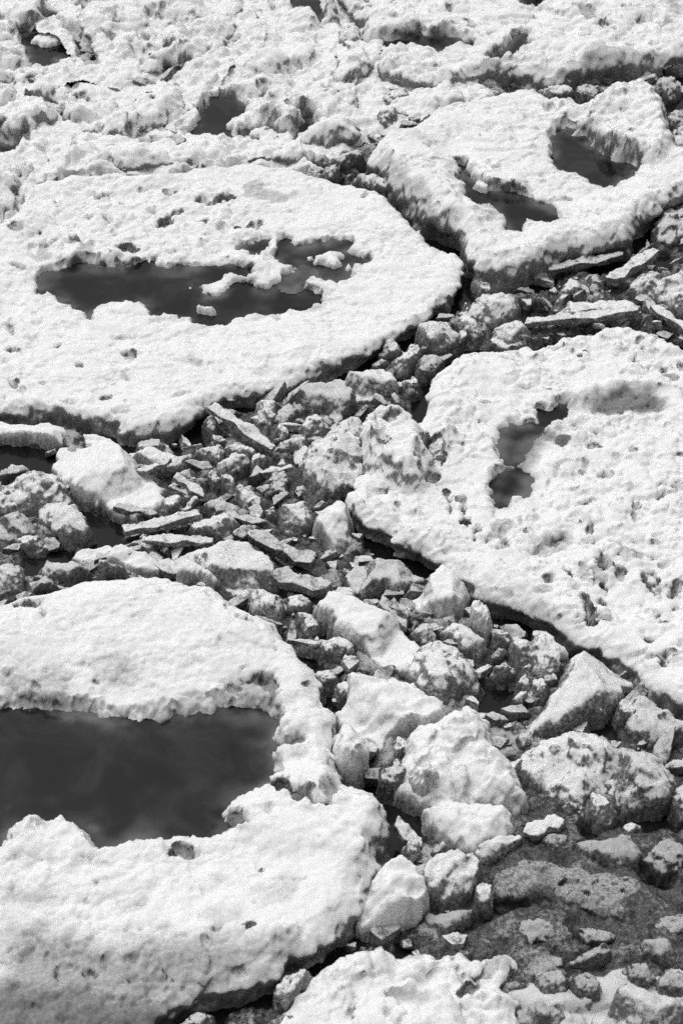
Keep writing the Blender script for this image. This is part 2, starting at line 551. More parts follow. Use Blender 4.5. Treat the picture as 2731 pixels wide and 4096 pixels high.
def chunk_surface(poly, H, z0, seed, res, kind='lump', tilt=None, snow=0.0, dusting=1.0, plain=False, mat_grey=False):
    pad = 0.03
    x0, y0, x1, y1 = visible_box(poly, pad)
    X, Y = np.meshgrid(np.arange(x0, x1, res), np.arange(y0, y1, res))
    size = math.sqrt(max((x1 - x0 - 2 * pad) * (y1 - y0 - 2 * pad), 1e-4))
    sd = sdist(X, Y, poly)
    rin = max(sd.max(), 0.008)
    fr = 1.0 / max(size, 0.05)
    sd = sd + (0.045 if size < 0.42 else 0.06) * size * fbm(X, Y, fr * (2.5 if size < 0.42 else 3.5), 4, seed)
    rng = np.random.RandomState(seed)
    if kind == 'slab':
        e = min(0.03, rin * 0.35)
    elif kind == 'block':
        e = min(0.05, rin * 0.5)
    else:
        e = rin * 0.95
    t = np.clip((sd + 0.012) / e, 0, 1)
    prof = np.sqrt(np.maximum(1 - (1 - t) ** 2, 0)) if kind != 'slab' else (1 - (1 - t) ** 3)
    cx, cy = poly.mean(0)
    topz = np.full_like(X, H)
    if tilt is None:
        a = rng.uniform(0, 2 * math.pi)
        q = 0.65 if kind == 'slab' else 0.35
        tilt = (math.cos(a) * q, math.sin(a) * q)
    topz = topz * (1 + ((X - cx) * tilt[0] + (Y - cy) * tilt[1]) / size)
    if not plain and (kind != 'lump' or (rng.rand() < 0.5 and size < 0.42)):                # flat broken faces
        for _ in range(4):
            a = rng.uniform(0, 2 * math.pi)
            sl = rng.uniform(0.5, 1.6)
            off = rng.uniform(0.05, 0.5)
            pl = H * (1.0 + off * 0.6) - sl * ((X - cx) * math.cos(a) + (Y - cy) * math.sin(a) - 0.1 * size)
            topz = np.minimum(topz, np.maximum(pl, 0.35 * H))
    topz = topz + 0.10 * H * (fbm(X, Y, fr * 3.2, 4, seed + 2) - 0.8 * np.abs(fbm(X, Y, fr * 2.2, 4, seed + 3)) + 0.25) + (domes(X, Y, 0.05, seed + 4, 0.6, 0.35) - 0.008) * (0.8 if kind == 'lump' else 0.35)
    if size > 0.25 and not plain and kind == 'lump':
        topz = topz + 0.5 * (domes(X, Y, 0.13, seed + 5, 0.6, 0.4) - 0.02) - pits(X, Y, 0.13, seed + 6, 0.22, 0.03)
    if size > 0.42 and kind == 'lump':
        topz = topz + 0.9 * (domes(X, Y, 0.2, seed + 12, 0.8, 0.45) - 0.05) + 0.5 * (domes(X, Y, 0.08, seed + 13, 0.6, 0.5) - 0.02) - 0.025 * ss(0.0, 0.05, fbm(X, Y, 3.0, 4, seed + 14) - 0.1)
    if kind == 'slab':                                    # bedding lines
        topz = topz + 0.05 * H * np.sin((X * tilt[1] - Y * (tilt[0] + 0.6)) * 90 + 3 * fbm(X, Y, 6, 2, seed + 7))
    Z = z0 + np.maximum(topz, 0.2 * H) * prof - 0.05 * (1 - ss(-0.03, 0.008, sd))
    P = np.stack([X, Y, Z], -1)
    n = normals(X, Y, Z, res)
    amp = (0.003 + 0.011 * ss(0.15, 0.7, 1 - n[..., 2]) * min(1, size / 0.2)) * (1.0 if kind == 'lump' else 0.7)
    disp = vnoise3(X * 22, Y * 22, Z * 22, seed + 8) + 0.6 * vnoise3(X * 55, Y * 55, Z * 55, seed + 9)
    P = P + n * (amp * disp)[..., None]
    n = normals3(P)
    sn = ss(0.40, 0.92, n[..., 2]) * 1.0 * dusting + snow * 1.3 - (0.18 if mat_grey else 0.02) + (0.6 - min(0.4, snow)) * fbm(X, Y, 8, 4, seed + 10)
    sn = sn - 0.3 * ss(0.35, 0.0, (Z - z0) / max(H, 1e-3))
    return P, sd > -0.03, sn, np.zeros_like(X), (cx, cy, 0)


def chunk(name, cat, label, tile, pts, H=0.14, kind='block', snow=0.0, z0=0.0, mat=None, tilt=None, res=None, dusting=1.0, group=None, grow=1.0):
    N_CH[0] += 1
    seed = 5000 + N_CH[0] * 37
    poly = footprint(tile, pts, max(z0, 0.035), z0 + H * 0.42 + 0.015, 1)
    poly = poly.mean(0) + (poly - poly.mean(0)) * 1.06 * grow
    FOOTPRINTS.append(poly)
    size = np.ptp(poly, 0).max()
    if res is None:
        res = min(0.009, max(0.0045, size / 40))
    P, keep, sn, wet_shade, org = chunk_surface(poly, H, z0, seed, res, kind, tilt, snow, dusting, False, mat is not None)
    o = grid_mesh(name, P, keep, mat or (M_FLOE if snow >= 0.3 else M_RUBBLE), {'snow': sn, 'wet_shade': wet_shade}, None, org)
    tag(o, label, cat, group)
    return o


def broken_plate(seed, dims, tilt, cuts=3):
    """angular broken piece: hull of a few corners, bevelled, roughened; comes back as (verts, faces, snow)"""
    import bmesh
    from mathutils import Matrix, Vector
    rg = np.random.RandomState(seed)
    bm = bmesh.new()
    n = rg.randint(6, 10)
    ang = np.sort(rg.uniform(0, 2 * math.pi, n))
    for zz in (-1, 1):
        for a in ang:
            q = rg.uniform(0.75, 1.1) * (1 if zz < 0 else rg.uniform(0.7, 1.0))
            bm.verts.new((math.cos(a) * dims[0] * q, math.sin(a) * dims[1] * q, zz * dims[2] * rg.uniform(0.6, 1.1)))
    r = bmesh.ops.convex_hull(bm, input=bm.verts)
    bmesh.ops.delete(bm, geom=list({g for g in r['geom_interior'] if isinstance(g, bmesh.types.BMVert)}), context='VERTS')
    bmesh.ops.bevel(bm, geom=list(bm.edges), offset=min(dims) * 0.22, segments=2, affect='EDGES', profile=0.6, clamp_overlap=True)
    bmesh.ops.triangulate(bm, faces=list(bm.faces))
    for _ in range(cuts):
        long_e = [e for e in bm.edges if e.calc_length() > 0.009]
        if not long_e:
            break
        bmesh.ops.subdivide_edges(bm, edges=long_e, cuts=1, use_grid_fill=False)
        bmesh.ops.triangulate(bm, faces=list(bm.faces))
    bmesh.ops.transform(bm, matrix=Matrix.Rotation(tilt, 4, Vector((math.cos(seed), math.sin(seed), 0))), verts=bm.verts)
    bm.normal_update()
    bm.verts.index_update()
    V = np.array([v.co[:] for v in bm.verts])
    Nn = np.array([v.normal[:] for v in bm.verts])
    F = [[v.index for v in f.verts] for f in bm.faces]
    bm.free()
    x, y, z = V.T
    V = V + Nn * (0.004 * vnoise3(x * 40, y * 40, z * 40, seed) + 0.003 * vnoise3(x * 95, y * 95, z * 95, seed + 1))[:, None]
    sn = ss(0.3, 0.9, Nn[:, 2]) * 1.0 + 0.6 * fbm(x + z, y - z, 14, 3, seed + 2) - 0.22
    return V, F, sn


def plank(name, ends, width, thick, mat, snow=0.1, seed=1):
    """straight leaning splinter between two points (tile, x, y, height)"""
    import bmesh
    from mathutils import Vector
    p0, p1 = [Vector((*ground(src(t, [x, y]), z)[0], z)) for t, x, y, z in ends]
    ax = (p1 - p0).normalized()
    sd_ = ax.cross(Vector((0, 0, 1))).normalized()
    up = sd_.cross(ax)
    bm = bmesh.new()
    rows = []
    n = 5
    for i in range(n + 1):
        c = p0.lerp(p1, i / n)
        w = width * (0.85 + 0.25 * math.sin(i * 2.1 + seed)) * (0.6 if i == n else 0.75 if i == 0 else 1)
        rows.append([bm.verts.new(c + sd_ * (a * w / 2 + 0.07 * width * math.sin(i * 1.1 + seed * 2)) + up * (b * thick / 2 * (0.8 + 0.25 * math.sin(i * 2.9 + seed + a))) + ax * (a * 0.25 * width * math.sin(seed * 3.1) if i in (0, n) else 0)) for a, b in ((-1, -1), (1, -1), (1, 1), (-0.8, 1))])
    for a, b in zip(rows[:-1], rows[1:]):
        for q in range(4):
            bm.faces.new((a[q], a[(q + 1) % 4], b[(q + 1) % 4], b[q]))
    bm.faces.new(rows[0][::-1])
    bm.faces.new(rows[-1])
    bmesh.ops.recalc_face_normals(bm, faces=list(bm.faces))
    bmesh.ops.triangulate(bm, faces=list(bm.faces))
    for _ in range(4):
        le = [e for e in bm.edges if e.calc_length() > 0.012]
        if le:
            bmesh.ops.subdivide_edges(bm, edges=le, cuts=1)
            bmesh.ops.triangulate(bm, faces=list(bm.faces))
    for _ in range(2):
        bmesh.ops.smooth_vert(bm, verts=list(bm.verts), factor=0.5, use_axis_x=True, use_axis_y=True, use_axis_z=True)
    bm.normal_update()
    bm.verts.index_update()
    V = np.array([v.co[:] for v in bm.verts])
    Nn = np.array([v.normal[:] for v in bm.verts])
    F = [[v.index for v in f.verts] for f in bm.faces]
    bm.free()
    x, y, z = V.T
    V = V + Nn * (0.010 * vnoise3(x * 18, y * 18, z * 18, seed) + 0.006 * vnoise3(x * 48, y * 48, z * 48, seed + 1) + 0.003 * vnoise3(x * 110, y * 110, z * 110, seed + 2))[:, None]
    sn = ss(0.3, 0.9, Nn[:, 2]) + 0.55 * fbm(x + z, y - z, 14, 3, seed + 2) + snow - 0.15
    org = V.mean(0) * np.array([1, 1, 0])
    o = plate_object(name, V - org, F, sn, mat)
    o.location = org
    return o


def plate_object(name, V, F, sn, mat):
    me = bpy.data.meshes.new(name)
    me.from_pydata(V.tolist(), [], F)
    me.polygons.foreach_set('use_smooth', np.ones(len(F), bool))
    a = me.attributes.new('snow', 'FLOAT', 'POINT')
    a.data.foreach_set('value', sn.astype(np.float32))
    me.materials.append(mat)
    o = bpy.data.objects.new(name, me)
    COL.objects.link(o)
    return o


# ------------------------------------------------------------------ the floes
floe('big oval white ice floe holding the long dark pool with small snow islands',
     ('D', [-70,560, 0,535, 25,500, 60,440, 130,408, 256,395, 359,405, 461,384, 564,382, 661,390, 720,408, 784,425, 835,428, 880,450, 925,490,
            955,530, 1000,572, 1055,580, 1080,622, 1065,672, 1030,712, 960,765, 900,805, 780,850, 700,880, 640,905, 560,928, 525,935, 485,940, 470,965,
            430,985, 390,1005, 330,1008, 280,1005, 265,985, 220,972, 150,968, 60,965, -70,965]),
     top=0.105, rim=0.025, edge=0.055, res=0.0105, crust=0.6, pops=0.35, pit=0.04,
     pools=[(3, [165,148, 200,110, 260,96, 330,60, 400,62, 480,75, 560,80, 620,75, 700,40, 740,95, 790,70, 870,85, 930,75, 985,68, 1010,60, 1090,68, 1130,85, 1110,100, 1040,95, 985,105,
                 920,130, 880,135, 838,162, 890,180, 935,212, 985,205, 1000,180, 1030,165, 1100,145, 1120,150, 1150,172, 1200,178, 1225,150, 1290,160, 1340,170, 1370,185, 1405,185, 1430,215, 1425,245, 1350,255, 1270,275,
                 1200,275, 1100,280, 1040,305, 990,330, 870,325, 850,305, 790,300, 780,285, 725,270, 715,290, 680,290, 668,235, 600,225, 580,212, 545,218, 430,240, 405,300, 385,265, 330,240, 275,240, 250,195, 210,178, 185,190], 0.075,
             [(3, [880,268, 925,262, 965,272, 962,290, 915,288])], 0.025, 'long dark pool on the oval floe'),
            ('A', [770,358, 832,290, 818,220, 885,208, 920,262, 1000,272, 1100,246, 1280,216, 1375,222, 1368,262, 1310,300, 1400,330, 1495,370, 1490,395, 1400,400, 1350,415, 1405,465, 1300,535, 1265,540, 1200,515,
                   1120,515, 1090,480, 1060,435, 980,405, 880,395], 0.077,
             [('A', [1030,350, 1120,345, 1180,318, 1290,308, 1330,350, 1270,372, 1300,412, 1240,450, 1200,420, 1150,402, 1100,405, 1110,380])], 0.025, 'broken grey pool right of the long pool'),
            ('A', [895,490, 990,438, 1085,480, 1050,520, 950,570, 880,572, 870,540], 0.079, [], 0.02), ('A', [505,272, 600,250, 735,218, 722,270, 640,322, 560,290], 0.081, [], 0.02)],
     clumps=[(1, [100,860, 500,820, 900,840, 1080,900, 1200,1000, 1050,1100, 700,1060, 400,1080, 150,1176, 60,1050], .45), (1, [140,1060, 420,1060, 700,1090, 1000,1050, 980,1180, 140,1180], .55),
             (3, [0,300, 150,300, 200,500, 100,640, 0,640], .25)],
     marks=[(1,460,155,0,0,0,0), (1,1015,895,34,16,10,.10), (1,965,915,30,10,-20,.08), (1,900,905,26,10,10,.06), (1,740,1000,30,22,20,.08), (1,918,998,24,10,0,.07),
            (1,480,980,26,12,20,.06), (1,790,965,35,12,-15,.06), (1,680,945,26,11,10,.05), (1,1490,1050,13,13,0,.06), (1,515,1040,16,8,30,.05),
            (1,770,1130,20,8,0,.05), (1,560,1118,70,22,10,.10), (1,780,870,38,12,-10,.05), (1,450,880,30,12,0,.05),
            (1,1130,1000,20,8,-35,.05), (1,1160,1010,20,8,-35,.05), (1,990,1025,16,14,0,.05), (1,1065,1022,12,10,0,.05), (1,545,910,10,8,0,.04),
            (1,260,910,22,8,0,.03), (1,420,970,60,5,-5,.03), (1,85,1040,30,14,0,.04), (1,640,860,20,8,0,.03),
            (3,55,345,16,34,-20,.05), (3,60,458,36,11,10,.06), (3,30,512,14,11,0,.06), (3,70,608,16,15,20,.07), (3,190,605,16,10,-30,.04),
            (3,357,525,20,10,30,.05), (3,260,442,34,7,-20,.04), (3,576,575,10,11,0,.04), (3,497,662,40,8,-8,.05), (3,815,655,46,8,0,.05),
            (3,318,692,38,11,4,.05), (3,1246,314,19,17,0,.07), (3,986,560,16,5,-10,.03), (3,1188,418,24,6,20,.02), (3,90,82,30,10,10,.05),
            (3,410,300,22,14,30,.06), (3,690,290,12,12,0,.04), (3,560,395,60,6,0,.02), (3,280,395,14,6,0,.02),
            (3,200,752,125,17,-4,.12), (3,375,772,52,11,8,.09), (3,545,735,45,14,0,.02), (3,100,640,12,9,0,.03), (3,25,675,8,8,0,.03)],
     wet_shade_areas=[(1, [1080,870, 1120,830, 1200,830, 1180,860, 1260,865, 1335,860, 1335,895, 1270,905, 1220,925, 1180,900, 1100,895], .03),
           (3, [840,500, 880,490, 930,510, 900,535, 850,520], .04), (3, [520,540, 560,535, 580,570, 540,585], .03),
           (1, [160,1080, 230,1090, 220,1176, 150,1176], .05), (1, [350,1090, 430,1080, 420,1170, 350,1176], .05)],
     humps=[(1, [200,1040, 560,1090, 620,1176, 160,1176], .06, .06)])

floe('huge near white ice floe with the wide dark pool, cut off by the left edge',
     ('D', [-330,1600, -200,1440, -60,1395, 0,1385, 60,1366, 150,1340, 240,1328, 340,1322, 430,1332, 505,1352, 560,1390, 620,1425, 665,1465, 710,1512, 742,1560,
            758,1610, 765,1660, 775,1700, 790,1755, 800,1800, 850,1800, 890,1840, 900,1900, 885,1960, 880,2010, 850,2060, 835,2130, 790,2170, 740,2200, 660,2262, 560,2295,
            450,2330, 300,2420, -330,2480]),
     top=0.17, rim=0.04, rim_w=0.35, edge=0.08, under=0.6, res=0.0085, crust=0.45, pops=0.3, pit=0.03, rough=0.025,
     pools=[('D', [-340,1660, -60,1636, 0,1632, 60,1628, 120,1632, 200,1642, 290,1658, 330,1662, 420,1642, 500,1628, 560,1632, 630,1640, 638,1670, 625,1705, 632,1760,
                   600,1790, 525,1828, 510,1860, 520,1890, 470,1905, 430,1908, 385,1918, 330,1912, 290,1912, 260,1930, 232,1942, 207,1922, 195,1885, 160,1880, 120,1880,
                   65,1865, 40,1888, 15,1902, 0,1935, -60,1955, -340,1960], 0.10,
             [], 0.045, 'wide dark pool on the near floe')],
     marks=[(7,840,412,50,26,5,.09), (7,765,425,22,14,0,.07), (5,205,565,14,24,20,.03), (5,725,460,12,8,0,.03), (5,920,455,34,9,15,.03), (5,1020,530,9,16,20,.04), (5,1110,585,44,9,10,.04), (5,605,575,8,7,0,.02),
            (5,440,822,14,12,30,.04), (5,455,550,9,7,0,.02), (5,1235,665,8,8,0,.03), (5,1238,692,9,8,0,.03), (5,1122,718,6,6,0,.03), (5,950,685,7,6,0,.02),
            (5,210,795,16,8,-30,.03), (5,100,885,12,8,0,.03), (5,165,858,20,8,30,.03), (5,70,850,14,8,0,.03), (5,180,885,22,7,10,.03), (5,40,805,14,8,-30,.03),
            (5,1110,812,26,10,-10,.05), (5,1180,806,20,12,0,.05), (5,1040,850,30,10,30,.05), (5,1070,842,14,8,0,.04), (5,740,905,14,9,0,.04), (5,965,930,10,26,20,.04),
            (5,1438,912,10,16,0,.03), (7,1205,255,12,26,0,0.036), (7,605,655,44,9,-12,0.018), (7,795,552,18,5,0,0.012), (7,860,595,9,7,0,0.012), (7,380,620,34,10,20,0.018),
            (7,435,550,16,12,0,0.018), (7,1200,600,26,8,-30,0.018), (7,210,880,9,16,0,0.024), (7,490,905,24,40,20,0.030), (7,410,950,32,22,30,0.042), (7,310,965,60,34,-20,0.036),
            (7,600,905,20,14,0,0.024), (7,810,810,20,12,30,0.018), (7,975,770,20,10,-20,0.024), (7,920,840,14,22,0,0.024), (7,1080,945,28,12,10,0.036), (7,700,1040,50,30,0,0.030),
            (7,590,990,34,20,-10,0.024), (7,720,950,34,24,-20,0.024), (7,1020,820,30,12,-30,0.018), (7,850,1035,30,14,10,0.030), (7,65,855,30,8,-15,0.024), (7,330,840,30,10,-10,0.018),
            (7,1340,545,40,6,-5,0.012), (7,1250,885,40,8,-35,0.018), (7,60,560,12,24,0,0.018), (7,560,345,16,8,20,0.018), (7,240,380,14,8,0,0.012), (7,105,880,14,10,0,0.024),
            (7,630,760,16,16,0,0.018), (7,440,815,20,8,0,0.018), (7,1300,797,10,9,0,0.018), (7,200,745,22,12,10,0.018)],
     wet_shade_areas=[('C', [750,850, 840,838, 920,865, 955,940, 1020,1000, 1100,1035, 1130,1060, 1040,1050, 940,990, 850,945, 800,890], .02, .85, .09), ('C', [440,250, 520,180, 700,185, 770,175, 800,300, 730,390, 560,400, 420,440], .05, .55, .03),
           ('C', [720,560, 800,540, 850,575, 950,575, 940,595, 840,600, 780,615], .02, .8, .04), ('C', [450,1050, 520,1040, 600,1100, 580,1150], .02, .85, .06), ('C', [850,650, 1000,640, 960,710, 870,720], .04, .4), ('C', [640,180, 720,165, 790,210, 800,330, 740,350, 750,230], .02, .75, .03),
           ('C', [1100,960, 1140,880, 1175,880, 1165,970, 1120,1060], .03, .6, .05), ('C', [1000,490, 960,560, 900,540, 940,490], .03, .4), ('C', [410,250, 440,240, 430,420, 400,430], .02, .8, .03),
           (5, [0,800, 100,780, 250,760, 330,800, 330,900, 200,920, 60,930, 0,920], .18), (5, [450,740, 620,710, 660,790, 520,850], .15),
           (7, [0,560, 200,560, 380,600, 420,640, 200,640, 0,640], .12, .5), (7, [0,720, 200,740, 420,820, 900,800, 1300,830, 1400,860, 1000,1010, 700,1120, 300,1176, 0,1176], .25, .62),  # near end greyer towards the bottom edge
           (7, [-100,1000, 300,1000, 700,1060, 900,1060, 600,1300, -100,1300], .2, .8), (7, [1100,560, 1300,520, 1420,560, 1300,640, 1120,640], .12, .4), (7, [850,700, 1000,660, 1100,700, 1000,760], .12, .42), (7, [480,600, 620,590, 680,650, 540,720], .06, .4), (5, [700,900, 800,890, 960,930, 960,980, 800,980, 660,960], .05),
           (5, [1060,830, 1200,830, 1230,950, 1180,1000, 1080,980], .06), (5, [1180,1000, 1250,1010, 1380,1080, 1300,1110, 1200,1090], .05)],
     clumps=[('C', [760,130, 860,120, 900,240, 860,340, 1000,380, 1140,420, 1150,560, 960,640, 780,560, 800,330], .35), (7, [1000,160, 1240,120, 1400,60, 1560,200, 1400,300, 1000,290], .3),
             (7, [0,640, 700,720, 1300,700, 1480,860, 900,1060, 400,1276, 0,1276], .5), (7, [380,380, 900,420, 1300,380, 1500,600, 900,640, 400,560], .22), (7, [0,300, 130,220, 380,260, 420,370, 400,480, 0,520], .45)],
     humps=[('C', [900,860, 1000,640, 1130,580, 1170,700, 1160,860, 1090,1000, 980,980], .05, .05), ('D', [-100,1420, 150,1350, 430,1345, 600,1440, 560,1520, 300,1560, -100,1560], .07, .25), (7, [20,260, 130,215, 370,260, 420,380, 300,480, 60,460], .05, .10),
            (7, [1000,200, 1100,140, 1300,90, 1500,100, 1560,240, 1400,420, 1100,360], .06, .10), (7, [560,330, 740,350, 760,440, 620,470], .03, .06),
            (8, [0,160, 110,120, 250,230, 260,400, 120,520, 0,480], .08, .09), (8, [130,190, 200,190, 255,260, 250,340, 150,330], .06, .05)])

floe('white ice floe with a smooth ridge and two ragged dark pools',
     ('D', [838,372, 852,338, 900,308, 950,288, 1000,250, 1060,228, 1120,217, 1200,205, 1290,228, 1354,243, 1395,218, 1451,192, 1497,202, 1543,252, 1540,330, 1640,390, 1680,440,
            1600,480, 1510,512, 1470,545, 1440,590, 1360,607, 1290,615, 1220,652, 1150,662, 1100,657, 1078,628, 1055,575, 1000,560, 955,525, 930,490, 880,445, 845,405]),
     top=0.215, rim=0.05, rim_w=0.22, edge=0.075, big=0.25, res=0.011, pops=0.3, pit=0.05, ragged=0.02,
     pools=[(2, [980,605, 1000,585, 1075,572, 1085,605, 1135,612, 1150,650, 1200,700, 1280,720, 1345,745, 1358,772, 1300,790, 1240,830, 1200,820, 1150,795, 1100,780, 1050,752,
                 985,715, 1000,670], 0.155, [], .03, 'dark pool under the lumpy snow hill'),
            (2, [560,745, 590,745, 620,810, 690,850, 760,862, 840,868, 890,882, 920,915, 985,920, 1000,970, 930,985, 890,962, 857,970, 845,1022, 805,1010, 772,1015, 765,965, 735,955,
                 722,905, 690,915, 640,930, 600,880, 575,820], 0.16, [(2, [625,835, 660,810, 700,840, 690,865, 650,860])], .025, 'jagged dark pool')],
     clumps=[(2, [1120,520, 1160,450, 1260,410, 1340,375, 1440,400, 1510,500, 1490,560, 1500,680, 1440,740, 1370,740, 1290,690, 1200,680, 1150,600], .6), (2, [900,440, 1100,430, 1150,520, 1000,540], .5), (2, [600,800, 900,850, 1100,880, 1100,930, 700,900], .3)],
     marks=[(2,740,765,20,8,0,.03), (2,700,730,6,20,0,.03), (2,718,650,12,6,0,.03), (2,1030,880,44,9,0,.06), (2,940,880,24,8,0,.05), (2,960,495,20,9,10,.05), (2,995,797,8,5,0,.02),
            (2,1255,615,9,16,0,.05), (2,1285,665,22,26,20,.05), (2,1330,640,26,16,0,.05), (2,1135,545,34,8,0,.05), (2,1400,455,24,14,0,.04), (2,1360,945,9,14,20,.04),
            (2,245,735,24,10,20,.03), (2,1190,960,12,6,0,.02)],
     wet_shade_areas=[(2, [545,745, 600,760, 640,860, 690,870, 700,910, 640,930, 590,880], .03), (2, [1330,980, 1440,960, 1500,1040, 1400,1110, 1300,1110, 1290,1060], .08),
           (2, [960,1130, 1060,1120, 1100,1150, 1000,1170], .06), (2, [210,700, 300,790, 420,880, 500,990, 550,1100, 500,1100, 400,1000, 200,780], .05)],  # last band paints shade on the ridge's left-facing wall
     humps=[(2, [1120,520, 1160,450, 1260,410, 1340,375, 1440,400, 1510,500, 1490,560, 1500,680, 1440,740, 1370,740, 1290,690, 1200,680, 1150,600], .12, .06),
            (2, [180,640, 250,590, 420,600, 540,760, 600,900, 640,1050, 560,1100, 480,960, 400,870, 280,790], .07, .12)])

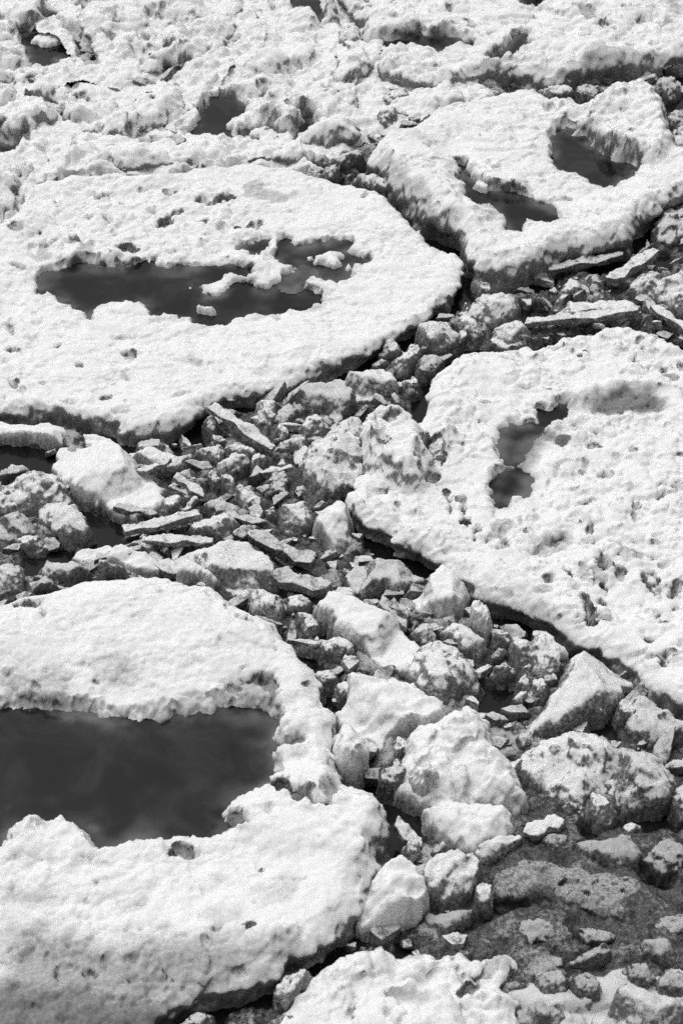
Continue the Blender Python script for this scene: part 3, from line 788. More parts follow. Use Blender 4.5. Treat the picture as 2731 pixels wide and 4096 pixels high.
floe('broad right-hand ice floe with grey melt patches and upright frozen-in shards',
     ('D', [975,905, 1000,855, 1035,808, 1090,795, 1150,800, 1210,787, 1300,767, 1400,747, 1480,754, 1568,787, 1700,840, 1760,1200, 1700,1690, 1568,1646, 1507,1610, 1456,1560, 1405,1530,
            1338,1507, 1307,1492, 1251,1458, 1200,1430, 1123,1405, 1082,1380, 1060,1352, 1010,1328, 970,1303, 930,1287, 885,1258, 840,1222, 780,1188, 760,1150, 800,1130, 830,1080, 820,1020, 828,968,
            870,938, 920,942, 955,968, 970,945]),
     top=0.125, rim=0.025, rim_w=0.25, edge=0.09, res=0.0098, pops=0.5, pit=0.07, rough=0.03,
     pools=[(4, [760,830, 790,782, 880,785, 930,790, 925,815, 870,845, 845,885, 825,935, 790,950, 755,905], 0.10, [], .04, 'grey melt pool behind snow lobes'),
            (4, [915,716, 960,730, 1040,692, 1068,712, 1020,752, 950,768, 930,745], 0.102, [], .03, 'narrow grey melt pool'),
            (4, [715,1050, 775,990, 850,985, 880,1040, 850,1090, 785,1108, 752,1148, 722,1120], 0.098, [], .04, 'dark pool in a notch'),
            ],
     marks=[(4,375,862,14,30,0,.09), (4,430,925,16,34,-10,.12), (4,470,890,30,10,-10,.06), (4,495,930,8,40,10,.06), (4,245,802,14,9,0,.07), (4,197,890,12,55,-12,.03), (4,210,940,26,8,20,.04),
            (4,450,1030,36,12,-35,.08), (4,400,1050,26,10,10,.04), (4,385,985,14,45,0,.03), (4,515,1110,10,46,-15,.07), (4,585,1140,12,34,-25,.09), (4,115,885,20,14,0,.05), (4,320,770,20,8,0,.03),
            (4,685,695,22,9,0,.05), (4,712,745,5,7,0,.03), (4,688,775,6,5,0,.03), (4,655,765,5,4,0,.03), (4,760,870,20,8,0,.06), (4,690,830,24,6,-10,.04), (4,865,628,36,6,8,.03), (4,960,640,18,7,0,.04),
            (4,1075,468,14,9,0,.05), (4,1105,492,12,10,0,.05), (4,1135,465,14,7,-30,.04), (4,1010,440,60,6,8,.03), (4,940,458,12,6,0,.03), (4,840,480,20,8,30,.03),
            (4,1370,430,14,14,30,.05), (4,1375,465,30,8,35,.05), (4,1355,505,30,10,30,.05), (4,1475,545,14,6,20,.05), (4,1508,580,28,11,5,.07), (4,1400,550,22,5,0,.04), (4,1430,515,10,5,0,.03), (4,1345,605,6,5,0,.02),
            (4,1560,520,10,24,0,.05), (4,1565,655,8,18,0,.05), (4,1340,915,14,10,0,.05), (4,1270,940,20,14,0,.05), (4,1215,1000,34,16,0,.05), (4,1240,1015,16,8,0,.04), (4,1535,1060,22,20,0,.04), (4,1470,1100,26,14,0,.04),
            (4,1115,1140,36,20,-20,.04), (4,1010,985,9,26,15,.03), (4,1130,965,8,34,20,.02), (4,1490,1060,10,10,0,.03), (4,1080,1080,12,8,0,.03), (4,1350,1150,20,10,0,.03), (4,1560,930,40,14,-20,.03),
            (6,590,90,10,50,-12,.10), (6,585,125,16,9,0,.06), (6,525,40,9,44,-10,.08), (6,742,14,26,22,0,.09), (6,855,150,20,6,25,.05), (6,845,95,6,16,0,.04), (6,645,165,14,34,10,.06), (6,685,200,9,9,0,.05),
            (6,770,215,26,32,30,.035), (6,1000,170,60,22,-25,.06), (6,920,215,44,20,-25,.035), (6,1165,190,6,6,0,.04), (6,1155,130,20,28,0,.05), (6,1350,75,14,30,5,.05), (6,1205,240,10,14,0,.05),
            (6,955,370,26,11,2,.09), (6,1045,347,16,9,35,.08), (6,1030,305,6,6,0,.04), (6,1212,302,38,34,30,.11), (6,1290,330,24,34,-30,.05), (6,1210,398,14,16,0,.09), (6,1095,402,12,8,-30,.06), (6,1075,420,10,10,0,.03),
            (6,1138,500,20,56,-12,.12), (6,1202,472,20,15,0,.09), (6,1060,462,5,6,0,.04), (6,1018,480,5,5,0,.03), (6,1420,360,34,40,-30,.07), (6,1525,408,22,28,20,.09), (6,1480,300,24,18,20,.03), (6,1455,530,22,20,0,.06),
            (6,1480,560,24,8,0,.05), (6,1405,512,7,12,0,.04), (6,1400,640,36,12,35,.05), (6,1478,730,26,24,30,.07), (6,1430,715,30,8,0,.04), (6,1555,680,12,14,30,.05), (6,1540,480,20,16,0,.03), (6,1435,180,12,6,0,.04),
            (6,1500,45,10,6,0,.04), (6,1545,140,6,5,0,.04), (6,1095,560,20,8,0,.05), (6,510,238,8,5,0,.03), (6,360,75,9,7,0,.04), (6,475,200,7,7,0,.03), (6,290,45,10,12,0,.05), (6,940,430,34,12,0,.03), (6,790,378,8,7,0,.04)],
     clumps=[(4, [1100,780, 1568,700, 1568,1176, 900,1176, 950,980], .40), (6, [700,0, 1568,0, 1568,700, 1300,620, 1100,300, 700,200], .42), (4, [700,380, 900,360, 1568,360, 1568,560, 1300,600, 1000,480, 800,500], .4),
             (6, [50,20, 500,0, 600,330, 450,300, 200,120], .35), (4, [0,850, 350,820, 420,1080, 100,1176], .4)],
     frozen=[(6, [1100,372, 1105,340, 1122,306, 1150,318, 1190,345, 1230,364, 1170,374], .05, 0, -.35, 'frozen_shard'), (6, [1165,555, 1172,500, 1185,478, 1225,492, 1236,550, 1200,560], .06, 0, -.25, 'frozen_block'),
             (6, [1380,335, 1405,318, 1440,345, 1468,430, 1440,425], .05, 0, -.35, 'frozen_shard'), (4, [425,960, 430,890, 470,870, 498,880, 485,960], .09, 0, -.1, 'frozen_block'),
             (4, [362,1060, 360,990, 372,900, 392,905, 405,1030, 418,1062], .07, 0, .25, 'frozen_shard'), (6, [1230,205, 1290,195, 1350,215, 1392,290, 1330,285, 1260,250], .05, 0, -.05, 'frozen_block'),
             (6, [1385,640, 1360,625, 1395,625, 1440,680, 1500,720, 1500,755, 1440,715], .04, 0, -.25, 'frozen_shard')],
     wet_shade_areas=[(4, [760,860, 800,800, 900,790, 980,800, 1040,860, 940,880, 870,960, 850,1040, 780,1100, 720,1130, 720,1060, 780,960], .10, .7, .02), (6, [900,160, 1050,120, 1080,190, 960,260, 880,230], .05, .5, .02), (6, [540,360, 700,350, 900,420, 1000,520, 1150,560, 1100,600, 900,520, 700,440], .06, .35), (4, [1150,728, 1250,650, 1300,628, 1400,638, 1480,662, 1490,700, 1420,720, 1300,742, 1200,750], .09, .8, .035), (4, [980,848, 1030,830, 1058,852, 1005,875], .03, .95), (6, [680,140, 740,95, 800,90, 810,120, 760,190, 700,205, 675,175], .03), (6, [1220,190, 1300,190, 1390,250, 1390,300, 1280,240], .05), (6, [1380,330, 1420,310, 1460,380, 1465,440, 1420,400], .02),
           (6, [250,180, 400,200, 480,290, 620,380, 800,450, 1000,560, 1200,680, 1400,800, 1568,900, 1568,960, 1300,780, 1100,690, 850,560, 600,440, 450,340, 300,250], .10),  # grey band, with the fainter one above, paints shade on the front wall
           (4, [860,860, 1000,800, 1100,760, 1200,760, 1100,800, 950,880, 880,960, 850,960], .10), (6, [1100,380, 1110,310, 1160,320, 1230,365, 1160,375], .02), (4, [420,1000, 500,975, 510,990, 440,1050], .02),
           (4, [510,900, 530,830, 560,870, 540,910], .04)],
     humps=[(4, [1080,600, 1250,590, 1480,600, 1500,640, 1300,610, 1180,690, 1100,700], .05, .06), (4, [120,760, 180,705, 270,695, 340,735, 395,800, 420,900, 400,1040, 340,1080, 240,1040, 160,960, 130,860], .17, .07), (4, [420,760, 520,780, 530,860, 480,950, 430,880], .05, .05),
            (4, [540,480, 640,430, 800,470, 900,560, 850,640, 700,640, 560,600], .06, .15), (4, [660,830, 740,840, 750,900, 690,920], .04, .04), (4, [690,940, 770,925, 780,990, 740,1035, 705,1020], .06, .04),
            (6, [1230,180, 1330,200, 1420,290, 1360,310, 1240,240], .06, .05), (6, [1170,540, 1180,480, 1230,490, 1235,550], .05, .02), (6, [1100,360, 1115,310, 1160,320, 1190,360], .05, .02)])

floe('low snowy ridge floe squeezed just behind the big oval floe',
     ('D', [165,395, 185,350, 235,330, 330,332, 420,330, 520,343, 600,358, 650,345, 700,352, 760,352, 812,365, 790,392, 720,402, 664,390, 560,384, 460,386, 360,405, 256,400]),
     top=0.14, rim=0.03, rim_w=0.14, edge=0.10, big=1.1, res=0.0125, pops=0.7, pit=0.1, ragged=0.04,
     marks=[(1,445,745,40,14,0,.04), (1,600,655,60,6,-5,.03), (1,1040,725,34,10,0,.05), (1,480,645,34,6,0,.03), (1,780,690,30,6,0,.02), (1,870,752,44,8,-10,.04), (1,1090,745,34,6,0,.03)])

floe('lumpy snow-covered floe with a small pit row, upper left of the oval floe',
     ('D', [135,262, 70,240, 58,222, 100,185, 200,168, 260,180, 330,187, 425,202, 440,225, 408,270, 392,312, 330,326, 230,328, 172,322]),
     top=0.14, rim=0.02, big=1.1, rim_w=0.14, edge=0.07, res=0.013, pops=0.6, pit=0.3, ragged=0.05,
     marks=[(1,450,565,12,10,0,.06), (1,525,598,28,12,0,.10), (1,580,575,12,26,-20,.09), (1,635,568,22,9,10,.07), (1,145,435,20,10,20,.06), (1,325,380,34,9,-20,.06), (1,340,410,14,12,0,.05), (1,400,435,24,12,20,.06),
            (1,330,450,14,10,0,.05), (1,270,480,20,26,20,.05), (1,515,468,18,6,0,.04), (1,695,478,20,8,0,.04), (1,445,458,8,6,0,.03), (1,380,412,14,22,0,.05), (1,210,440,40,8,10,.05)],
     wet_shade_areas=[(1, [250,470, 300,510, 400,500, 380,550, 280,550], .05)])

floe('white floe in the top left corner around a dark hole with a ring of ice',
     ('D', [-90,-70, 100,-70, 140,-10, 150,40, 105,62, 160,70, 190,105, 225,150, 232,170, 190,165, 120,182, 60,212, -90,205]),
     top=0.14, rim=0.02, big=1.1, rim_w=0.14, edge=0.06, res=0.0135, pops=0.6, pit=0.3, ragged=0.05,
     pools=[(1, [90,150, 160,135, 200,132, 250,140, 310,145, 370,155, 395,195, 430,240, 442,300, 448,335, 385,312, 355,255, 330,225, 265,220, 240,250, 200,268, 140,262, 132,215, 110,192], 0.05,
             [(1, [130,190, 190,142, 260,160, 275,195, 205,215])], .03, 'dark hole around a ring of ice')],
     marks=[(1,205,160,22,12,0,.05), (1,70,250,30,12,0,.05), (1,45,320,14,12,0,.06), (1,110,300,9,16,10,.06), (1,15,130,18,8,0,.04), (1,20,85,12,6,0,.04), (1,100,20,22,10,0,.05), (1,140,25,8,6,0,.03), (1,205,345,12,5,0,.03)])

floe('flat snowy floe at the top of the picture, dotted with small black pits',
     ('D', [125,-70, 580,-70, 590,0, 572,30, 560,60, 560,85, 520,128, 470,150, 440,180, 345,192, 300,180, 238,175, 228,150, 200,95, 140,50, 160,20]),
     top=0.14, rim=0.02, big=1.1, rim_w=0.14, edge=0.07, res=0.0135, pops=0.7, pit=0.25, ragged=0.05,
     pools=[(1, [735,330, 740,300, 800,290, 862,318, 800,350, 745,372, 715,375], 0.08, [], .04, 'grey water hole')],
     marks=[(1,475,155,30,13,-15,.08), (1,620,148,12,24,-20,.09), (1,588,172,20,8,0,.06), (1,662,158,16,12,0,.06), (1,665,215,24,12,20,.08), (1,525,80,12,26,15,.07), (1,728,62,12,16,-20,.06), (1,680,52,24,5,10,.04),
            (1,838,195,8,7,0,.04), (1,900,118,30,6,0,.03), (1,955,290,40,9,-10,.05), (1,935,360,36,14,-15,.07), (1,690,360,18,16,0,.06), (1,610,232,16,8,-20,.04), (1,985,245,16,12,-20,.05), (1,495,320,9,5,0,.03), (1,345,10,50,14,0,.03), (1,250,95,30,20,0,.05)],
     wet_shade_areas=[(1, [240,60, 290,90, 310,140, 260,135, 210,100], .05), (1, [860,370, 960,345, 970,365, 900,392], .03)])

floe('lumpy white floe top centre beside the ridged floe, with a ragged black hollow',
     ('D', [600,-70, 745,-70, 770,10, 795,60, 830,105, 858,150, 850,190, 835,212, 850,262, 835,305, 800,345, 740,350, 690,336, 640,330, 600,340, 600,354, 560,347, 470,338, 392,324, 400,285, 440,240, 465,212, 468,185, 520,140, 585,92, 575,45]),
     top=0.15, rim=0.02, big=1.1, rim_w=0.15, edge=0.07, res=0.0125, pops=0.6, pit=0.22, ragged=0.05,
     pools=[(1, [770,620, 840,585, 870,545, 850,505, 900,440, 1000,415, 1105,460, 1085,525, 1040,560, 1085,565, 1140,585, 1235,570, 1225,605, 1165,645, 1180,690, 1110,655, 1070,650, 1020,672, 985,640,
                 940,645, 880,655, 820,648], 0.045, [(1, [1005,575, 1050,530, 1110,495, 1150,520, 1140,560, 1080,580]), (1, [1090,625, 1130,590, 1200,570, 1220,590, 1160,620])], .03, 'ragged black hollow'),
            (1, [1345,535, 1390,522, 1420,560, 1380,585, 1345,592, 1330,648, 1312,635, 1322,580], 0.06, [], .03),
            (1, [1112,112, 1140,95, 1190,122, 1160,158, 1130,140], 0.08, [], .02),
            (1, [1312,10, 1340,-10, 1445,-10, 1452,60, 1446,95, 1405,65, 1365,45, 1325,42], 0.08, [], .03)],
     marks=[(1,970,435,40,14,0,.06), (1,1170,380,30,16,20,.05), (1,1200,395,22,7,0,.05), (1,1430,375,40,10,-15,.06), (1,1480,345,10,20,0,.06), (1,1415,160,8,16,0,.06), (1,1520,240,10,16,0,.06), (1,1330,265,30,10,10,.05), (1,1500,300,10,8,0,.05),
            (1,1220,15,14,18,0,.05), (1,1130,40,16,16,0,.05), (1,925,3,24,6,0,.05), (1,1005,5,6,8,0,.04), (1,1195,215,14,6,0,.03), (1,1190,500,28,20,-20,.06), (1,1300,490,18,14,0,.06), (1,1420,655,20,16,0,.07), (1,1160,540,12,26,20,.07),
            (1,800,440,20,12,40,.05), (1,750,410,12,9,0,.05), (1,1550,95,10,8,0,.04), (1,1100,470,16,9,0,.05)],
     wet_shade_areas=[(1, [880,450, 1010,430, 1100,470, 1050,560, 900,560], .05), (1, [1180,460, 1260,480, 1200,540, 1140,570], .05)])

floe('thick white ridged floe at the upper right with a dark overhanging edge',
     ('D', [752,-70, 1660,-70, 1680,140, 1568,160, 1500,180, 1440,190, 1370,197, 1300,205, 1220,205, 1150,202, 1100,213, 1050,219, 1000,222, 950,222, 900,210, 868,190, 858,150, 835,105, 795,55]),
     top=0.215, rim=0.03, rim_w=0.2, edge=0.07, big=0.5, res=0.0125, pops=0.65, pit=0.22, ragged=0.045,
     pools=[(2, [152,190, 200,182, 300,178, 380,140, 420,168, 480,162, 560,162, 600,190, 632,208, 560,202, 520,220, 470,230, 430,192, 350,182, 310,220, 260,230, 185,234], 0.15, [], .03, 'black slot under a snow ridge'),
            (2, [705,275, 760,232, 800,175, 865,145, 880,190, 832,222, 780,250, 712,288], 0.15, [], .03, 'slanting black slot'),
            (2, [840,15, 845,-20, 1080,-20, 1070,8, 1000,16, 900,14], 0.10, [], .03)],
     marks=[(2,130,40,60,9,0,.06), (2,525,40,14,8,0,.05), (2,700,133,14,7,0,.05), (2,610,95,26,8,20,.05), (2,530,110,16,6,0,.04), (2,1140,70,36,22,20,.05), (2,1055,160,9,12,0,.06), (2,1105,150,26,8,0,.05), (2,1400,20,16,16,0,.07),
            (2,1340,50,40,10,0,.04), (2,1260,135,12,6,0,.04), (2,85,108,18,18,0,.07), (2,275,290,20,10,20,.04), (2,10,298,14,10,0,.05), (2,275,5,30,10,0,.05), (2,800,315,12,5,0,.03), (2,1345,118,24,5,0,.03), (2,1500,120,40,16,0,.04), (2,1380,85,24,8,0,.04)],
     wet_shade_areas=[(2, [1100,260, 1180,230, 1240,240, 1330,180, 1360,240, 1300,290, 1180,310, 1110,300], .07), (2, [960,320, 1040,305, 1060,340, 980,350], .06),
           (2, [460,405, 520,365, 620,345, 700,345, 730,375, 900,360, 1080,370, 1250,340, 1400,290, 1568,270, 1568,330, 1300,390, 1100,420, 700,430, 480,440], .04),  # shade painted along the hollow front face
           (2, [130,190, 220,140, 350,120, 470,130, 440,160, 380,140, 300,178, 180,185], .06), (2, [1470,-20, 1568,-20, 1568,110, 1500,60], .06)],
     humps=[(2, [140,60, 340,40, 560,90, 600,150, 400,120, 200,150], .05, .08)])

floe('small white floe on the left edge with a dark pool cut by the frame',
     ('D', [-90,212, 20,206, 62,222, 118,238, 136,270, 130,302, 82,310, 74,345, 40,362, 0,368, -90,372]),
     top=0.16, rim=0.02, big=1.1, rim_w=0.15, edge=0.06, res=0.0125, pops=0.6, pit=0.12, ragged=0.04,
     pools=[(1, [-120,600, 0,612, 20,640, 80,655, 130,632, 148,685, 112,680, 60,708, 0,718, -120,725], 0.05, [], .05, 'dark pool cut by the frame')])

floe('narrow snowy floe sliver against the left edge below the dark pool',
     ('D', [-90,380, 0,372, 45,362, 78,368, 100,390, 82,415, 62,440, 40,470, 22,505, 0,535, -90,580]),
     top=0.14, rim=0.02, big=1.1, rim_w=0.15, edge=0.06, res=0.0125, pops=0.7, pit=0.15, ragged=0.04,
     marks=[(1,100,750,30,9,-15,.06), (1,90,765,9,16,0,.05), (1,150,830,20,14,0,.05)])

floe('soft lumpy white floe at the bottom centre with a slanting grey groove',
     ('D', [485,2440, 585,2352, 655,2300, 735,2215, 790,2195, 850,2152, 885,2150, 910,2185, 960,2172, 1030,2148, 1070,2165, 1110,2195, 1150,2180, 1180,2215, 1165,2260, 1215,2300, 1190,2340, 1240,2440]),
     top=0.12, rim=0.0, rim_w=0.2, edge=0.13, big=0.6, under=0.15, res=0.009, pops=0.8, pit=0.05, ragged=0.05,
     marks=[(8,660,950,110,26,-42,.08), (8,340,1030,80,22,-5,.04), (8,90,1060,12,60,10,.03), (8,240,1100,12,70,0,.03), (8,480,1080,20,12,0,.02), (8,790,990,20,40,10,.05), (8,650,1060,40,14,20,.04)],
     wet_shade_areas=[(8, [560,1030, 640,930, 760,850, 800,860, 740,940, 640,1010], .05), (8, [200,1040, 330,1000, 430,1040, 400,1090, 250,1080], .08), (8, [500,800, 620,780, 800,800, 790,880, 620,880], .1)],
     humps=[(8, [30,960, 60,860, 130,800, 230,790, 280,870, 200,960], .07, .08), (8, [290,870, 450,830, 540,800, 600,870, 500,960, 350,940], .06, .08), (8, [580,1050, 700,960, 850,870, 880,950, 760,1080], .07, .06)])

floe('dark soaked slush floe lying low in the bottom right corner',
     (8, [740,600, 760,500, 860,425, 960,440, 1100,432, 1240,480, 1380,520, 1480,590, 1490,650, 1400,655, 1300,705, 1200,745, 1050,700, 940,640, 850,600]),
     top=0.07, rim=0.0, under=0.0, rim_w=0.12, edge=0.09, res=0.0085, pops=0.8, pit=0.2, ragged=0.05, mat=M_SLUSH, snow_bias=-0.6,
     wet_shade_areas=[(8, [940,480, 1030,560, 1000,700, 900,620], .12), (8, [1040,640, 1200,660, 1160,750, 1080,740], .1)])

floe('grey lumpy snow mound along the bottom edge at the right',
     ('D', [1150,2460, 1175,2330, 1200,2270, 1260,2225, 1330,2235, 1390,2200, 1470,2215, 1540,2190, 1680,2200, 1720,2460]),
     top=0.11, rim=0.0, edge=0.16, under=0.0, res=0.009, pops=0.9, pit=0.1, big=1.3, ragged=0.06, mat=M_GREYFLOE, snow_bias=-0.08)

# ------------------------------------------------------------------ loose blocks, slabs and lumps between the floes
B, S, L, K = 'ice_block', 'ice_slab', 'ice_lump', 'ice_shard'
def blk(*a, **k): return chunk('ice_block', 'ice block', *a, kind='block', **k)
def slab(*a, **k): return chunk('ice_slab', 'ice slab', *a, kind='slab', **k)
def lump(*a, **k): return chunk('ice_lump', 'ice lump', *a, kind='lump', **k)

# left channel, between the oval floe and the near floe
tag(plank('ice_shard', ((3, 948, 700, .20), (3, 1228, 895, .10)), .11, .055, M_RUBBLE, .1), 'long straight pale ice shard leaning out from the front edge of the oval floe', 'ice shard')
slab('white ice tongue wedged under the front left edge of the oval floe', 3, [-120,770, 0,762, 100,790, 250,800, 420,810, 470,840, 530,885, 480,898, 400,872, 280,865, 150,842, 0,835, -120,840], .10, snow=.35)
blk('large white tilted slab block with dark slits, left of the shard', 3, [230,955, 262,925, 290,862, 420,875, 520,895, 560,930, 640,960, 690,1010, 745,1050, 712,1095, 702,1160, 640,1185, 540,1180, 430,1140, 345,1112, 310,1060, 272,1000], .20, snow=.35, tilt=(.1, .2))
slab('flat white slab just behind the large slit slab block', 3, [510,912, 600,893, 740,908, 805,930, 780,972, 690,985, 620,955, 555,935], .12, snow=.3)
lump('big speckled lump against the left edge beside the slit slab block', 3, [-120,1050, 0,1040, 80,1005, 150,998, 220,1020, 280,1060, 318,1112, 330,1180, 200,1190, 100,1195, -120,1200], .22, snow=.0)
lump('round pale lump at the left beside the black water gap', 5, [185,20, 340,5, 372,60, 385,110, 420,140, 400,172, 300,182, 220,150, 175,80], .16, snow=.05)
lump('low grey lump at the left edge above the dark gap', 5, [-60,40, 60,30, 110,60, 170,90, 150,150, 70,170, -60,150], .10, mat=M_GREY)
lump('small half-white lump sitting alone in the dark left gap', 5, [78,175, 120,150, 200,168, 222,190, 180,222, 108,220], .08)
lump('grey rounded lump at the left edge above the near floe', 5, [-60,285, 60,280, 110,310, 122,360, 90,402, 20,415, -60,410], .13)
lump('dull grey lump on the rim side of the near floe, left end', 5, [188,310, 210,270, 250,280, 300,292, 340,288, 392,322, 402,350, 320,372, 250,362, 200,342], .11, mat=M_GREY, snow=.15)
slab('flat grey crust lying along the back rim of the near floe', 5, [105,425, 150,355, 200,365, 280,372, 310,392, 200,405], .09, mat=M_GREY)
slab('thin grey flake on top of the near floe back rim', 5, [448,335, 500,314, 560,320, 622,350, 540,362, 460,352], .14, z0=.08, mat=M_GREY, snow=.25)
slab('short thick slab with a white patch, right of the long narrow slabs', 5, [828,142, 900,110, 980,75, 1030,88, 1086,120, 1080,160, 1000,186, 880,172], .13)
slab('long white slab with a dark front face, just behind the near floe', 5, [320,245, 360,210, 500,198, 560,230, 640,250, 705,270, 732,300, 720,332, 640,332, 540,312, 430,292, 340,272], .13, snow=.4)
slab('small grey plate leaning behind the long white slab', 5, [518,192, 640,184, 722,230, 722,262, 645,246, 560,226], .10, mat=M_GREY, snow=.15)
blk('broad flat oval boulder with a mottled grey top, behind the near floe', 5, [742,292, 780,250, 880,220, 1000,214, 1100,224, 1172,260, 1202,310, 1232,362, 1220,402, 1130,418, 1080,430, 1000,402, 930,362, 850,322, 790,312], .17, snow=.05, tilt=(0, .1))
lump('white snow wedge pressed against the mottled oval boulder', 5, [780,352, 830,290, 880,290, 960,350, 992,398, 930,385, 880,362], .13, snow=.4)
blk('square pale block with snow on top, mid channel', 5, [1240,62, 1300,20, 1370,18, 1402,60, 1402,112, 1370,150, 1300,152, 1258,122], .16)
blk('tall white wedge block pointing down beside the square pale block', 5, [1403,92, 1440,48, 1500,48, 1568,88, 1575,190, 1505,262, 1470,222, 1420,190], .20, snow=.3)
lump('small grey lump left of the square pale block', 5, [1178,72, 1200,34, 1232,38, 1248,80, 1200,98], .09)
lump('rounded grey lump above the thick slab with a white patch', 5, [905,45, 960,8, 1060,18, 1082,60, 1000,82, 930,72], .11, mat=M_GREY, snow=.25)
blk('small bright block nestled at the near floe upper right rim', 5, [1118,425, 1180,408, 1260,420, 1292,480, 1250,532, 1180,522, 1128,492], .13, snow=.25)
lump('little lump right of the small bright block', 5, [1268,442, 1370,428, 1402,470, 1350,512, 1300,502], .10)
lump('small lump with a dark ring and white nose', 5, [1328,525, 1360,508, 1420,528, 1432,590, 1382,607, 1350,572], .10)
slab('grey slab fragment behind the white tilted slab block', 3, [688,985, 790,938, 850,928, 882,970, 790,992, 720,1012], .10)
lump('grey lump in the shade under the oval floe front', 3, [878,925, 910,890, 990,878, 1012,910, 990,952, 920,952], .11)
lump('white cauliflower lump in front of the long shard', 3, [968,965, 1020,928, 1110,938, 1122,980, 1060,1022, 990,1012], .15, snow=.25)
lump('white lump tucked beside the lower end of the long shard', 3, [1010,905, 1080,884, 1142,908, 1145,952, 1080,938, 1020,932], .13, snow=.25)
lump('small knobby white lump right of the cauliflower lump', 3, [1118,985, 1150,930, 1190,918, 1194,955, 1150,1002], .12, snow=.25)
blk('small upright block below the cauliflower lump', 3, [928,1002, 962,998, 992,1050, 962,1072, 935,1042], .11)
blk('small white upright tooth next to the upright block', 3, [988,1022, 1030,1018, 1052,1060, 1042,1102, 1008,1092], .13, snow=.2)
blk('white cube lump at the lower right of the slit slab block', 3, [726,1135, 770,1086, 795,1110, 812,1140, 805,1172, 745,1180], .11, snow=.1)
lump('bright rounded lump with a pointed top, centre of the channel', 3, [1055,1100, 1088,1078, 1130,1108, 1182,1130, 1168,1168, 1100,1172], .13, snow=.2)
slab('flat grey slab with a pale top at the shard foot', 3, [1178,1022, 1260,998, 1302,1040, 1260,1062, 1190,1057], .10, mat=M_GREY, snow=.2)
slab('lower grey slab of the pair at the shard foot', 3, [1178,1072, 1270,1048, 1302,1090, 1280,1112, 1190,1112], .10, mat=M_GREY, snow=.1)
lump('tiny dark lump inside the black cave under the oval floe', 3, [908,775, 950,752, 982,790, 965,850, 925,852], .13, mat=M_GREY)
lump('long low dark lump under the front lip of the oval floe', 3, [620,855, 700,845, 770,868, 775,902, 690,912, 620,895], .07, mat=M_GREY)

# middle channel between the oval floe and the right-hand floe
blk('big grey block at the foot of the oval floe right front edge', 3, [1340,665, 1400,610, 1500,570, 1580,556, 1598,640, 1570,720, 1520,790, 1480,762, 1440,735, 1385,742, 1350,705], .17, mat=M_GREY, snow=.2)
lump('smooth white lump below the big grey block', 3, [1336,795, 1380,750, 1440,733, 1482,770, 1462,832, 1392,848, 1350,822], .13, snow=.1)
lump('grey lump left of the big grey block', 3, [1226,765, 1250,718, 1300,690, 1342,702, 1334,762, 1262,802], .12, mat=M_GREY, snow=.2)
lump('pale lump above the long shard at the floe foot', 3, [1128,755, 1180,680, 1260,665, 1292,690, 1240,728, 1222,792, 1180,782], .12)
lump('bright little lump on the right of the long shard end', 3, [1228,802, 1280,795, 1294,840, 1260,862], .10, snow=.1)
lump('pair-like white lump under the smooth white lump', 3, [1248,868, 1300,848, 1362,850, 1372,892, 1300,906, 1260,900], .10)
lump('large rounded speckled boulder leaning on the right-hand floe left tip', 3, [1358,945, 1400,880, 1460,828, 1540,772, 1620,760, 1640,900, 1620,1010, 1568,1066, 1500,1074, 1440,1084, 1390,1062, 1362,1010], .22, snow=.25)
slab('white wedge slab with a thick dark front, in the middle channel', 4, [62,615, 90,585, 140,580, 175,545, 212,515, 262,570, 302,632, 200,660, 110,692, 70,662], .16, snow=.25)
lump('small round lump at the right tip of the white wedge slab', 4, [298,602, 370,578, 388,602, 382,642, 320,642], .10)
lump('large pale lump at the corner of the oval floe, mid channel', 4, [378,362, 400,340, 440,325, 510,328, 555,365, 582,405, 520,442, 460,455, 418,452, 388,412], .17, snow=.0)
lump('cluster-shaped snowy lump right of the black water notch', 4, [570,258, 600,225, 650,198, 730,198, 820,200, 832,290, 790,322, 700,342, 640,312, 588,285], .17, snow=.1)
lump('white blunt lump below the snowy cluster lump', 4, [548,325, 600,288, 640,320, 664,370, 640,402, 570,362], .12, snow=.15)
slab('little flat white cap beside the black water notch', 4, [648,176, 680,165, 702,172, 707,196, 660,197], .10, snow=.2)
slab('oval flake with a bright rim at the oval floe front right', 4, [198,462, 250,420, 320,438, 332,460, 255,472], .09)
blk('grey block under the oval flake', 4, [258,492, 330,460, 382,490, 352,540, 292,562], .12)
blk('small pale block left of the large pale lump', 4, [328,462, 380,430, 392,500, 352,512], .12)
lump('dark lump in the crevice beside the right-hand floe', 4, [378,505, 420,478, 480,470, 492,520, 430,572, 368,572], .10, mat=M_GREY)
blk('grey angular block left of the white wedge slab', 4, [-10,562, 50,560, 72,620, 52,720, 0,790, -40,740], .13, mat=M_GREY, snow=.2)
lump('low speckled lump between the snowy cluster lump and right-hand floe', 4, [690,395, 750,330, 840,320, 902,378, 850,412, 780,432], .11)

